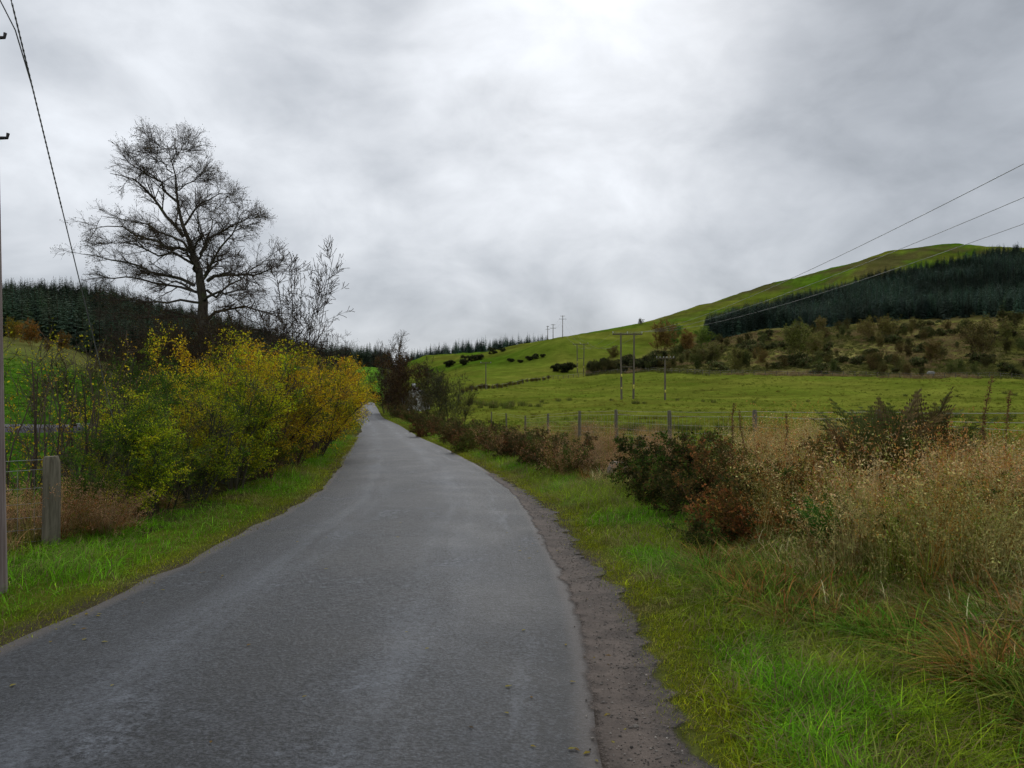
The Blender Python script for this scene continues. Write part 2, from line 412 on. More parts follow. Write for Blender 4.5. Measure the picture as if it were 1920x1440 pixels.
PX = np.linspace(-4000, 5600, 1201)        # 8 px
TAB = np.array([CI(kx, tabk[:, r])(PX) for r in range(len(LD))])     # rows x PX
ker = np.hanning(9); ker /= ker.sum()
TAB = np.apply_along_axis(lambda a: np.convolve(np.pad(a, 4, 'edge'), ker, 'valid'), 1, TAB)

def base_h(X, Y):
    Yc = np.maximum(Y, 2.0)
    px = 960+F*X/Yc
    fi = np.clip((px-PX[0])/(PX[1]-PX[0]), 0, len(PX)-1.001); fr = np.clip((np.log(np.minimum(Yc, 3990))-LD[0])/(LD[1]-LD[0]), 0, len(LD)-1.001)
    i = fi.astype(int); j = fr.astype(int); u = fi-i; v = fr-j
    return (TAB[j, i]*(1-u)+TAB[j, i+1]*u)*(1-v)+(TAB[j+1, i]*(1-u)+TAB[j+1, i+1]*u)*v
def lat_road(X, Y): return X-road_c(Y)
def ground_z(X, Y, under_road=True):
    X = np.asarray(X, float); Y = np.asarray(Y, float)
    z = base_h(X, Y)
    amp = np.clip(Y/260, 0, 1)
    z = z+(fbm(X/23, Y/23, 3)-.5)*2.2*amp+(fbm(X/6.5, Y/6.5, 9)-.5)*0.55*np.clip(Y/120, 0, 1)
    z = z+((fbm(X/42, Y/60, 13)-.5)*9.0+(fbm(X/13, Y/16, 14)-.5)*2.4)*sstep(420, 560, Y)
    near = np.clip((Y-14)/30, 0, 1)
    z = z+(fbm(X/1.7, Y/1.7, 5)-.5)*0.16*near*np.clip(np.abs(lat_road(X, Y))-3, 0, 1)
    lat = lat_road(X, Y); hw = road_w(Y)/2
    w = np.exp(-(np.maximum(np.abs(lat)-hw-0.6, 0)/5.0)**2)*(Y < 175)
    zr = road_z(np.clip(Y, -60, 300))
    z = z*(1-w)+zr*w
    e = np.abs(lat)-hw
    # raised verge and the bank on the right
    z = z+0.05*sstep(0.25, 1.1, e)*(Y < 175)*(1-sstep(4, 7, e))
    z = z+(lat > 0)*0.30*sstep(1.4, 3.6, e)*(1-sstep(6, 11, e))*(1-sstep(20, 45, Y))
    z = z+(fbm(X*1.6, Y*1.6, 21)-.5)*0.10*sstep(0.5, 1.4, e)*(1-sstep(25, 40, Y))
    if under_road: z = z-0.07*(1-sstep(-0.22, -0.05, e))*(Y < 172)
    return z
def gz(X, Y): return float(ground_z(np.array([X]), np.array([Y]))[0])
def at(px, d, dz=0.0):
    X = (px-960)/F*d
    return (X, d, gz(X, d)+dz)
def hit(px, py):
    """first point of the land seen at a pixel"""
    X = (px-960)/F*DD
    y = YH-(ground_z(X, DD)-H)*F/DD
    k = np.where(y <= py)[0]
    d = DD[k[0]] if len(k) else DD[-1]
    return d
def hitp(px, py):
    d = hit(px, py); return at(px, d)

# ------------------------------------------------------------------ ground sheet
tn = np.concatenate([np.linspace(-2.6, -0.74, 50)[:-1], np.linspace(-0.74, 0.74, 350), np.linspace(0.74, 3.0, 55)[1:]])
yr = np.concatenate([[-120, -60, -25, -10, -3, 0.0, 1.2], np.exp(np.linspace(math.log(2.2), math.log(3900), 410))])
span = np.where(yr >= 2.2, yr, 2.2+(2.2-yr)*1.2)
GX = tn[None]*span[:, None]; GY = np.repeat(yr[:, None], len(tn), 1)
GZ = ground_z(GX, GY)

FB_X = [-4000, 700, 760, 870, 950, 1040, 1100, 1164, 1330, 1530, 1750, 1920, 5600]
FB_D = [140, 140, 140, 150, 190, 235, 240, 232, 201, 190, 180, 174, 165]
far_edge = lambda px: np.interp(px, FB_X, FB_D)
FL_X = [1320, 1330, 1450, 1560, 1700, 1920, 2600]; FL_Y = [645, 642, 616, 614, 602, 592, 590]    # foot of the plantation on the right
FU_X = [1320, 1330, 1450, 1600, 1700, 1850, 1920, 2600]; FU_Y = [630, 618, 594, 558, 536, 497, 482, 478]
def ground_colour(X, Y):
    px = 960+F*X/np.maximum(Y, 2.0)
    n1 = fbm(X/9, Y/9, 31)[..., None]; n2 = fbm(X/2.2, Y/2.2, 33)[..., None]; n3 = fbm(X/40, Y/40, 37)[..., None]
    green = np.array([0.104, 0.154, 0.014]); olive = np.array([0.172, 0.174, 0.028]); straw = np.array([0.25, 0.19, 0.08]); lush = np.array([0.062, 0.135, 0.012])
    brown = np.array([0.075, 0.055, 0.032]); soil = np.array([0.03, 0.026, 0.018])
    c = green*(1-n1)+olive*n1
    c = c*(0.75+0.5*n2)
    # rough ground past the field boundary on the right
    fe = far_edge(px)
    wob_ = (fbm(X/16, Y/16, 43)-.5)
    rough = sstep(0, 5, Y-fe)*sstep(1085, 1190, px+wob_*220)*(1-sstep(0, 30, Y-np.interp(px, [1000, 1200, 1320, 1450, 1930, 2600], [262, 275, 345, 345, 325, 320])+wob_*60))
    rcol = straw*(n1*1.1)+olive*(1-n1)*0.75
    rcol = rcol*np.array([.85, .95, .8])*(.5+.8*sstep(.35, .7, n3)); rcol = np.where(n2 > 0.54, rcol*0.5+brown*0.5, rcol)
    c = c*(1-rough[..., None])+rcol*rough[..., None]
    # hill pasture above
    hill = sstep(30, 160, Y-fe)*(px > 700)
    n3 = sstep(.3, .7, n3)
    hc = (np.array([0.070, 0.132, 0.010])*(1-n3)+np.array([0.130, 0.142, 0.020])*n3)*(0.65+0.7*n2)*(.75+.5*n1)
    up = sstep(430, 560, Y)*(px > 1380)
    bw_ = sstep(360, 520, Y)[..., None]*(px > 1200)[..., None]*sstep(.44, .60, .6*fbm(X/28, Y/28, 47)+.4*fbm(X/9, Y/9, 48))[..., None]*.8
    hc = hc*(1-bw_)+np.array([0.085, 0.068, 0.028])*bw_
    c = np.where((hill*(1-rough))[..., None] > 0.02, c*(1-(hill*(1-rough))[..., None])+hc*(hill*(1-rough))[..., None], c)
    # darker wet line across the hill
    # left: lush pasture, bracken edge, plantation floor
    left = (px < 720)&(Y > 16)
    lc = lush*(0.8+0.5*n1)*(1+.75*sstep(90, 180, Y))[..., None]
    lc = lc*(1-sstep(95, 150, Y)[..., None]*0.75*(px < 330)[..., None])+(straw*0.6)*(sstep(95, 150, Y)[..., None]*0.75*(px < 330)[..., None])
    c = np.where(left[..., None], lc, c)
    ff = np.where(px < 560, 172, 320)
    c = np.where(((px < 760)&(Y > ff))[..., None], soil+0*c, c)
    # verges
    e = np.abs(lat_road(X, Y))-road_w(Y)/2
    vg = (1-sstep(2.0, 3.5, e))*(Y < 175)
    vcol = np.array([0.085, 0.100, 0.014])*(0.5+1.0*n2)
    c = c*(1-vg[..., None])+vcol*vg[..., None]
    gr = (lat_road(X, Y) > 0)*(Y < 20)*(1-sstep(.30, .62, e+(n2[..., 0]-.5)*.7))
    c = c*(1-gr[..., None])+np.array([0.075, 0.062, 0.05])*gr[..., None]
    gl = (lat_road(X, Y) < 0)*(Y < 60)*(1-sstep(.05, .32, e+(n2[..., 0]-.5)*.6))
    c = c*(1-gl[..., None])+np.array([0.072, 0.062, 0.036])*gl[..., None]
    bk = ((lat_road(X, Y) > 0)&(Y < 40)&(e > 1.1)&(e < 5.0))*1.0
    c = c*(1-bk[..., None])+(np.array([0.075, 0.06, 0.03])*(0.6+0.7*n2))*bk[..., None]
    bl = ((lat_road(X, Y) < 0)&(Y < 60)&(Y > -5)&(e > 1.0)&(e < 4.0))*1.0
    c = c*(1-bl[..., None])+(np.array([0.06, 0.055, 0.022])*(0.6+0.7*n2))*bl[..., None]
    return c
GC = ground_colour(GX, GY)
nr, nc = GX.shape
ii = np.arange((nr-1)*(nc-1)); r_, c_ = ii//(nc-1), ii % (nc-1); b_ = r_*nc+c_
M_ground, t, out = new_mat('ground_turf')
at_ = t.add('ShaderNodeAttribute', attribute_name='Col'); geo = t.add('ShaderNodeNewGeometry'); P_ = geo.outputs['Position']
nz = t.noise(P_, 0.045, 6, 0.62, 0.4); na = t.noise(P_, 0.35, 6, 0.6); nb = t.noise(P_, 3.5, 5, 0.6); ncx = t.noise(P_, 28.0, 3, 0.6)
f1 = t.math('MULTIPLY_ADD', na, 0.9, 0.55); f2 = t.math('MULTIPLY_ADD', nb, 0.9, 0.55); f3 = t.math('MULTIPLY_ADD', ncx, 0.8, 0.6)
col = t.vmath('SCALE', at_.outputs['Color'], t.math('MULTIPLY', t.math('MULTIPLY', t.math('MULTIPLY', f1, f2), f3), t.math('MULTIPLY_ADD', nz, 1.5, 0.25))).outputs[0]
bs = t.add('ShaderNodeBsdfPrincipled'); t.link(col, bs.inputs['Base Color']); bs.inputs['Roughness'].default_value = 0.95; bs.inputs['Specular IOR Level'].default_value = 0.0
bmp = t.add('ShaderNodeBump'); bmp.inputs['Strength'].default_value = 0.6; bmp.inputs['Distance'].default_value = 0.25
t.link(t.math('ADD', nb, t.math('MULTIPLY', na, 1.5)), bmp.inputs['Height']); t.link(bmp.outputs[0], bs.inputs['Normal']); t.link(bs.outputs[0], out.inputs[0])
g_me = make_mesh('ground', np.stack([GX, GY, GZ], -1), None, np.stack([b_, b_+1, b_+nc+1, b_+nc], -1), GC.reshape(-1, 3), [M_ground], smooth=True)
tag(link('ground', g_me), 'grassy valley floor and green hillsides', 'ground', kind='structure')

# ------------------------------------------------------------------ the lane
def asphalt(name):
    m, t, out = new_mat(name)
    geo = t.add('ShaderNodeNewGeometry'); P = geo.outputs['Position']
    uv = t.add('ShaderNodeUVMap'); sp = t.add('ShaderNodeSeparateXYZ'); t.link(uv.outputs[0], sp.inputs[0])
    u = sp.outputs[0]; v = sp.outputs[1]
    spk = t.noise(P, 48.0, 3, 0.8); spk2 = t.noise(P, 17.0, 5, 0.72); pat = t.noise(P, 0.9, 6, 0.6, 0.6); big = t.noise(P, 0.22, 3, 0.5)
    cb = t.add('ShaderNodeCombineXYZ'); t.link(t.math('MULTIPLY', u, 7.0), cb.inputs[0]); t.link(t.math('MULTIPLY', v, 0.22), cb.inputs[1])
    strk = t.noise(cb.outputs[0], 1.3, 6, 0.62, 0.3)
    base = t.math('MULTIPLY_ADD', t.math('SUBTRACT', spk, 0.5), 0.25, 0.034)
    base = t.math('ADD', base, t.math('MULTIPLY', t.math('SUBTRACT', spk2, 0.5), 0.10))
    base = t.math('ADD', base, t.math('MULTIPLY', t.math('SUBTRACT', pat, 0.5), 0.045))
    base = t.math('ADD', base, t.math('MULTIPLY', t.math('SUBTRACT', big, 0.5), 0.05))
    # two worn wheel tracks and a rubbed pale line along the right
    def band(c, wd): return t.math('EXPONENT', t.math('MULTIPLY', t.math('POWER', t.math('DIVIDE', t.math('SUBTRACT', u, c), wd), 2.0), -1.0))
    base = t.math('ADD', base, t.math('MULTIPLY', t.math('MULTIPLY', band(0.28, 0.09), t.smooth(strk, .3, .7)), 0.055))
    base = t.math('ADD', base, t.math('MULTIPLY', t.math('MULTIPLY', band(0.70, 0.08), t.smooth(strk, .3, .7)), 0.055))
    base = t.math('ADD', base, t.math('MULTIPLY', t.math('MULTIPLY', band(0.875, 0.035), t.smooth(strk, 0.50, 0.66)), 0.06))
    base = t.math('ADD', base, t.math('MULTIPLY', t.math('MULTIPLY', t.smooth(pat, 0.56, 0.68), t.smooth(spk2, 0.45, 0.6)), 0.06))
    base = t.math('SUBTRACT', base, t.math('MULTIPLY', band(0.97, 0.06), 0.02))
    base = t.math('MAXIMUM', base, 0.012)
    cc = t.vmath('SCALE', (0.91, 0.985, 1.12), base).outputs[0]
    # silt along both edges
    ed = t.math('ADD', t.math('ADD', t.smooth(u, 0.0, 0.07, 1, 0), t.smooth(u, 0.93, 1.0, 0, 0.9)), t.math('MULTIPLY', t.math('SUBTRACT', pat, 0.5), 0.9))
    cc = t.mix(t.math('MULTIPLY', t.smooth(ed, 0.3, 1.0), 0.7), cc, (0.10, 0.083, 0.072))
    b = t.add('ShaderNodeBsdfPrincipled'); t.link(cc, b.inputs['Base Color'])
    t.link(t.math('MULTIPLY_ADD', pat, 0.35, 0.42), b.inputs['Roughness']); b.inputs['Specular IOR Level'].default_value = 0.28
    bp = t.add('ShaderNodeBump'); bp.inputs['Strength'].default_value = 0.8; bp.inputs['Distance'].default_value = 0.008
    t.link(t.math('ADD', spk, spk2), bp.inputs['Height']); t.link(bp.outputs[0], b.inputs['Normal']); t.link(b.outputs[0], out.inputs[0])
    return m
M_asph = asphalt('lane_asphalt')
ys = np.concatenate([np.linspace(-50, 1, 15), np.exp(np.linspace(math.log(1.4), math.log(150), 240))])
cx = road_c(ys)
cl_pts = [np.array([c, y]) for c, y in zip(cx, ys)]
for c, y in ((-29.2, 156), (-31.8, 162), (-36.5, 167), (-44, 169.5), (-56, 171), (-75, 172)): cl_pts.append(np.array([c, y]))
cl_pts = np.array(cl_pts)
tg = nrm(np.gradient(cl_pts, axis=0)); nm = np.stack([tg[:, 1], -tg[:, 0]], 1)
wd = road_w(np.clip(cl_pts[:, 1], -60, 170)); dist = np.concatenate([[0], np.cumsum(np.linalg.norm(np.diff(cl_pts, axis=0), axis=1))])
us = np.linspace(0, 1, 13)
V = []; UV = []
zr = road_z(cl_pts[:, 1])
for k, u in enumerate(us):
    edge = 0 if k else (vnoise(dist*1.7, 0*dist, 41+k)-.5)*0.12+(vnoise(dist*0.3, 0*dist, 57+k)-.5)*0.10 if k == 0 else 0
    p = cl_pts+nm*((u-.5)*wd+edge)[:, None]
    V.append(np.concatenate([p, (zr+0.035*(1-(2*u-1)**2)+0.004)[:, None]], 1)); UV.append(np.stack([np.full(len(dist), u), dist], 1))
V = np.stack(V, 1); UV = np.stack(UV, 1); n_, k_ = V.shape[:2]
bb = (np.arange(n_-1)[:, None]*k_+np.arange(k_-1)[None]).ravel()
tag(link('road', make_mesh('road', V, None, np.stack([bb, bb+1, bb+k_+1, bb+k_], -1), None, [M_asph], smooth=True, uv=UV.reshape(-1, 2))),
    'narrow grey tarmac lane curving away up the valley', 'road', kind='structure')
R_edge = lambda y: road_c(y)+road_w(y)/2
L_edge = lambda y: road_c(y)-road_w(y)/2
sh_w = CI([-20, 2, 3.44, 4.3, 5.9, 8.1, 11.1, 14.5, 18], [.36, .36, .35, .31, .30, .24, .2, .06, .03])

# silty shoulder on the right
m_sh, t, out = new_mat('silt_shoulder')
geo = t.add('ShaderNodeNewGeometry'); P = geo.outputs['Position']
uv = t.add('ShaderNodeUVMap'); sp = t.add('ShaderNodeSeparateXYZ'); t.link(uv.outputs[0], sp.inputs[0]); u = sp.outputs[0]
n1 = t.noise(P, 70, 3, 0.75); n2 = t.noise(P, 4, 6, 0.65); n3 = t.noise(P, 18, 4, 0.7)
grit = t.mix(t.smooth(n2, 0.35, 0.65), (0.072, 0.056, 0.046), (0.125, 0.098, 0.080))
grit = t.mix(t.math('MULTIPLY', t.smooth(u, 0.62, 0.9), t.smooth(n3, 0.35, 0.6)), grit, (0.045, 0.038, 0.033))
grit = t.vmath('SCALE', grit, t.math('MULTIPLY_ADD', n1, 1.3, 0.35)).outputs[0]
b = t.add('ShaderNodeBsdfPrincipled'); t.link(grit, b.inputs['Base Color']); b.inputs['Roughness'].default_value = 0.8; b.inputs['Specular IOR Level'].default_value = 0.2
bp = t.add('ShaderNodeBump'); bp.inputs['Strength'].default_value = 0.8; bp.inputs['Distance'].default_value = 0.01; t.link(t.math('ADD', n1, n3), bp.inputs['Height']); t.link(bp.outputs[0], b.inputs['Normal'])
tr = t.add('ShaderNodeBsdfTransparent'); mx = t.add('ShaderNodeMixShader')
cov = t.math('ADD', t.math('SUBTRACT', t.smooth(u, 0.0, 0.48, -0.25, 1.1), t.smooth(u, 0.82, 1.0, 0.0, 0.9)), t.math('MULTIPLY', t.math('SUBTRACT', n2, 0.5), 1.1))
cov = t.math('ADD', cov, t.math('MULTIPLY', t.math('SUBTRACT', n1, 0.5), 0.7))
t.link(t.smooth(cov, 0.15, 0.75), mx.inputs[0]); t.link(tr.outputs[0], mx.inputs[1]); t.link(b.outputs[0], mx.inputs[2]); t.link(mx.outputs[0], out.inputs[0])
ys2 = np.concatenate([np.linspace(-20, 1, 10), np.linspace(1.1, 17, 420)])
V = []; UV = []
for u in np.linspace(0, 1, 7):
    off = -0.16+(0.16+sh_w(ys2)+0.10+(vnoise(ys2*3, 0*ys2, 77)-.5)*0.14+(vnoise(ys2*11, 0*ys2, 79)-.5)*0.12)*u
    x = R_edge(ys2)+off
    z = np.maximum(road_z(ys2)+0.035*(1-np.minimum(1, (2*((x-road_c(ys2))/road_w(ys2))))**2)+0.010, ground_z(x, ys2)+0.008)
    V.append(np.stack([x, ys2, z], 1)); UV.append(np.stack([np.full(len(ys2), u), ys2], 1))
V = np.stack(V, 1); UV = np.stack(UV, 1); n_, k_ = V.shape[:2]
bb = (np.arange(n_-1)[:, None]*k_+np.arange(k_-1)[None]).ravel()
tag(link('road_shoulder', make_mesh('road_shoulder', V, None, np.stack([bb, bb+1, bb+k_+1, bb+k_], -1), None, [m_sh], smooth=True, uv=UV.reshape(-1, 2))),
    'brown silty gravel shoulder along the lane', 'shoulder', kind='structure')

# second road across the field on the left, with its white edge line
M_asph2 = rough_mat('main_road_asphalt', (0.05, 0.048, 0.055), (0.085, 0.08, 0.09), 2, 0.7, 0.1)
xs = np.linspace(-90, -17, 60)
def strip(y0, y1, dz, x=xs):
    V = np.stack([np.stack([x, np.full_like(x, yy), np.full_like(x, 0)], 1) for yy in np.linspace(y0, y1, 6)], 1)
    zb = np.maximum.accumulate(ground_z(V[..., 0], V[..., 1]), axis=1)
    V[..., 2] = np.maximum(zb, ground_z(x, np.full_like(x, 46.0))[:, None]*0.5)+dz
    n_, k_ = V.shape[:2]; bb = (np.arange(n_-1)[:, None]*k_+np.arange(k_-1)[None]).ravel()
    return V, np.stack([bb, bb+k_, bb+k_+1, bb+1], -1)
V, q = strip(37.5, 46, 0.10)
V[:, 0, 2] -= .7; V[:, 0, 1] += .9
tag(link('main_road', make_mesh('main_road', V, None, q, None, [M_asph2])), 'wider dark tarmac road crossing the field behind the saplings', 'road', kind='structure')

# ------------------------------------------------------------------ scattering of uncountable stuff
def geo_scatter(name, meshes, pts, rz, scl, idx, tint, label, cat, tilt=None, structure_kind='stuff'):
    N = len(pts)
    me = bpy.data.meshes.new(name); me.vertices.add(N); me.vertices.foreach_set('co', np.asarray(pts, np.float32).ravel())
    rot = np.zeros((N, 3), np.float32); rot[:, 2] = rz
    if tilt is not None: rot[:, :2] = tilt
    for an, ty, key, data in (('rot', 'FLOAT_VECTOR', 'vector', rot), ('scl', 'FLOAT', 'value', np.asarray(scl, np.float32)), ('pick', 'INT', 'value', np.asarray(idx, np.int32))):
        a = me.attributes.new(an, ty, 'POINT'); a.data.foreach_set(key, data.ravel())
    a = me.attributes.new('tint', 'FLOAT_COLOR', 'POINT'); tc4 = np.ones((N, 4), np.float32); tc4[:, :3] = tint; a.data.foreach_set('color', tc4.ravel())
    o = link(name, me)
    ng = bpy.data.node_groups.new(name+'_scatter', 'GeometryNodeTree')
    ng.interface.new_socket('Geometry', in_out='INPUT', socket_type='NodeSocketGeometry'); ng.interface.new_socket('Geometry', in_out='OUTPUT', socket_type='NodeSocketGeometry')
    g = NT(ng); gi = g.add('NodeGroupInput'); go = g.add('NodeGroupOutput')
    iop = g.add('GeometryNodeInstanceOnPoints')
    def named(nm_, ty):
        nd = g.add('GeometryNodeInputNamedAttribute', data_type=ty); nd.inputs[0].default_value = nm_; return nd.outputs[0]
    jn = g.add('GeometryNodeJoinGeometry')
    for m_ in reversed(meshes):
        src = bpy.data.objects.new(name+'_source', m_)
        oi = g.add('GeometryNodeObjectInfo'); oi.inputs['Object'].default_value = src
        gt = g.add('GeometryNodeGeometryToInstance'); g.link(oi.outputs['Geometry'], gt.inputs[0]); g.link(gt.outputs[0], jn.inputs[0])
    g.link(gi.outputs[0], iop.inputs['Points']); g.link(jn.outputs[0], iop.inputs['Instance'])
    iop.inputs['Pick Instance'].default_value = True
    g.link(named('pick', 'INT'), iop.inputs['Instance Index'])
    er = g.add('FunctionNodeEulerToRotation'); g.link(named('rot', 'FLOAT_VECTOR'), er.inputs[0]); g.link(er.outputs[0], iop.inputs['Rotation'])
    g.link(named('scl', 'FLOAT'), iop.inputs['Scale'])
    g.link(iop.outputs[0], go.inputs[0])
    md = o.modifiers.new('scatter', 'NODES'); md.node_group = ng
    tag(o, label, cat, kind=structure_kind)
    return o

def colvar(rng, n, base, var=0.25, alt=None, palt=0.0):
    c = np.asarray(base)[None]*(1+rng.normal(size=(n, 1))*var)
    c = c*(1+rng.normal(size=(n, 3))*var*0.25)
    if alt is not None:
        k = rng.random(n) < palt; c[k] = np.asarray(alt)*(1+rng.normal(size=(k.sum(), 1))*var)
    return np.clip(c, 0.004, 0.9)

def turf_clump(seed, n, r, h, w, lean, base, alt, palt, K=3, droop=0.1):
    rng = np.random.default_rng(seed)
    a = rng.uniform(0, 6.28, n); rr = r*np.sqrt(rng.random(n))
    root = np.stack([np.cos(a)*rr, np.sin(a)*rr, np.full(n, -0.015)], 1)
    mb = MB()
    mb.blades(root, rng.uniform(0, 6.28, n), h*rng.uniform(0.45, 1.25, n), np.abs(rng.normal(lean, 0.35, n)), w*rng.uniform(0.6, 1.3, n), colvar(rng, n, base, 0.22, alt, palt), K, np.abs(rng.normal(droop, 0.12, n)))
    return mb.mesh('turf', M_leaf_i)
G1 = (0.90, 0.95, 0.9); DRY = (2.2, 1.25, 3.2)
TURF = [turf_clump(s, 42, 0.10, 0.11, 0.006, 0.55, (1, 1, 1), (2.0, 1.15, 3.0), 0.10) for s in range(4)]
TUFT = [turf_clump(20+s, 46, 0.07, 0.24, 0.0065, 0.75, (1, 1, 1), (2.1, 1.2, 3.4), 0.16, 4, 0.22) for s in range(3)]
def verge_points(n, side, y0, y1, e0f, e1f, seed, power=1.0):
    rng = np.random.default_rng(seed)
    y = y0*np.exp(rng.random(n)**power*math.log(y1/y0))
    e = e0f(y)+(e1f(y)-e0f(y))*rng.random(n)
    x = (R_edge(y)+e) if side > 0 else (L_edge(y)-e)
    return x, y, e, rng

# right verge
front = CI([1, 4.4, 5.5, 6.5, 7.5, 9.4, 12, 15, 18, 25, 60, 150], [2.7, 2.45, 2.0, 1.6, 1.5, 1.65, 1.75, 0.95, 0.85, 0.9, 1.0, 1.0])   # where the tall growth begins, from the tarmac edge
inner = lambda y: np.where(y < 18, sh_w(y)+0.02, 0.05)
def verge(name, side, n, y0, y1, e0f, e1f, seed, label, tuft_share=0.2, per=6):
    x, y, e, rng = verge_points(n, side, y0, y1, e0f, e1f, seed)
    span_ = e1f(y)-e0f(y); rel = (e-e0f(y))/np.maximum(span_, 0.05); ea = e-e0f(y)
    keep = rng.random(n) < np.clip((.4 if side < 0 else .05)+ea*5+(fbm(x*5, y*5, 3)-.5)*2.6, 0.02, 1)
    x, y, rel, ea = x[keep], y[keep], rel[keep], ea[keep]; n = len(x)
    pn = fbm(x*0.9, y*0.9, 61); pn2 = fbm(x*2.6, y*2.6, 67); pn3 = fbm(x*0.55+9, y*0.55, 71)
    moss = np.array([0.24, 0.265, 0.012]); bright = np.array([0.135, 0.325, 0.012]); mid = np.array([0.205, 0.285, 0.016]); dry = np.array([0.30, 0.235, 0.105])
    edge = 1-sstep(0.10, 0.55, ea+(pn2-.5)*0.4)
    b_w = sstep(0.45, 0.62, pn+(0.17 if side < 0 else 0.02))*(1-edge)
    tint = mid[None]*(1-b_w[:, None])+bright[None]*b_w[:, None]
    tint = tint*(1-edge[:, None])+moss[None]*edge[:, None]
    dr = sstep(0.56, 0.70, pn2)*0.6*(1-b_w*0.7)
    tint = tint*(1-dr[:, None])+dry[None]*dr[:, None]
    tint = tint*(0.7+0.6*pn3[:, None])
    tall = sstep(0.15, 0.8, ea)*(.35+.9*sstep(.42, .62, pn3)); isT = rng.random(n) < tuft_share*tall*1.5
    k = np.repeat(np.arange(n), per); m = len(k)
    far = np.clip(0.8+y[k]/22, 0.9, 2.4)
    ang0 = rng.uniform(0, 6.28, n)*.5+fbm(x*.8, y*.8, 83)*9
    h = (0.036+0.048*tall[k]+0.12*isT[k])*rng.uniform(.5, 1.3, m)*np.sqrt(far)
    lean = np.abs(rng.normal(.75, .4, m))+.35*isT[k]
    rx = x[k]+rng.normal(size=m)*.045*far; ry = y[k]+rng.normal(size=m)*.045*far
    rz_ = np.maximum(ground_z(rx, ry), road_z(ry)-.01)-.008
    col = tint[k]*np.exp(rng.normal(size=(m, 1))*.38)*(1+rng.normal(size=(m, 3))*.06)
    st = rng.random(m) < (.13+.10*isT[k]); col[st] = dry*rng.uniform(.5, 1.2, (st.sum(), 1))
    mb = MB(); mb.blades(np.stack([rx, ry, rz_], 1), ang0[k]+rng.normal(size=m)*1.1, h, lean, (.0048+.0015*isT[k])*far*rng.uniform(.6, 1.3, m), np.clip(col, .004, .8), 2, np.abs(rng.normal(.12, .12, m))+.12*isT[k])
    o = link(name, mb.mesh(name, M_leaf)); tag(o, label, 'grass', kind='stuff')
    return o
verge('verge_grass', 1, 27000, 2.4, 24, inner, lambda y: front(y)+0.5, 101, 'short green grass of the verge beside the silty shoulder', 0.4, 11)
verge('far_verge_grass', 1, 5000, 22, 150, lambda y: 0*y+0.02, lambda y: 0*y+1.3, 102, 'bright green grass strip below the brown roadside hedge', 0.1, 4)
verge('bank_grass', -1, 15000, 3.4, 40, lambda y: 0*y-0.07, lambda y: np.interp(y, [3, 7, 10, 14, 20, 40], [2.2, 1.9, 1.5, 1.35, 0.9, .6]), 103, 'lush green grass of the verge beneath the yellow shrubs', 0.2, 5)

# ------------------------------------------------------------------ field texture: tufts of pasture grass
PAST = [turf_clump(40+s, 26, 0.22, 0.26, 0.022, 0.7, (1, 1, 1), (1.8, 1.1, 2.6), 0.25, 2, 0.15) for s in range(3)]
rng = np.random.default_rng(7)
n = 20000
px = rng.uniform(700, 1990, n); d = 15*np.exp(rng.random(n)**0.8*math.log(235/15))
X = (px-960)/F*d
ok = (d < far_edge(px)-2)&(X-R_edge(np.minimum(d, 150)) > 6.0)
px, d, X = px[ok], d[ok], X[ok]; n = len(X)
pn = .5*fbm(X/7, d/7, 91)+.5*fbm(X/19, d/12, 92); pn2 = fbm(X/2.0, d/2.0, 95)
pn = sstep(.3, .7, pn); tint = np.array([0.105, 0.165, 0.011])[None]*(1-pn[:, None])+np.array([0.205, 0.185, 0.026])[None]*pn[:, None]
dk = (pn2 > 0.68)[:, None]; tint = np.where(dk, tint*.55, tint)*1.15
tint = tint*rng.uniform(0.7, 1.3, n)[:, None]
geo_scatter('pasture_grass', PAST, np.stack([X, d, ground_z(X, d)-0.02], 1), rng.uniform(0, 6.28, n), rng.uniform(0.3, 0.75, n)*(1+d/220)*np.where(pn2 > .62, 1.3, .8), rng.integers(0, 3, n), tint, 'tussocky yellow-green pasture grass of the field beyond the fence', 'grass')
n = 7000
px = rng.uniform(-60, 330, n); d = rng.uniform(13, 120, n)**1.0; X = (px-960)/F*d
ok = (np.abs(d-41.5) > 6)&(L_edge(np.minimum(d, 150))-X > 3.5)
px, d, X = px[ok], d[ok], X[ok]; n = len(X)
tint = np.array([0.075, 0.19, 0.012])[None]*rng.uniform(0.7, 1.35, n)[:, None]*(0.7+0.6*fbm(X/5, d/5, 97))[:, None]
geo_scatter('meadow_grass', PAST, np.stack([X, d, ground_z(X, d)-0.02], 1), rng.uniform(0, 6.28, n), rng.uniform(0.35, 0.8, n)*(1+d/200), rng.integers(0, 3, n), tint, 'lush green meadow grass seen behind the saplings', 'grass')

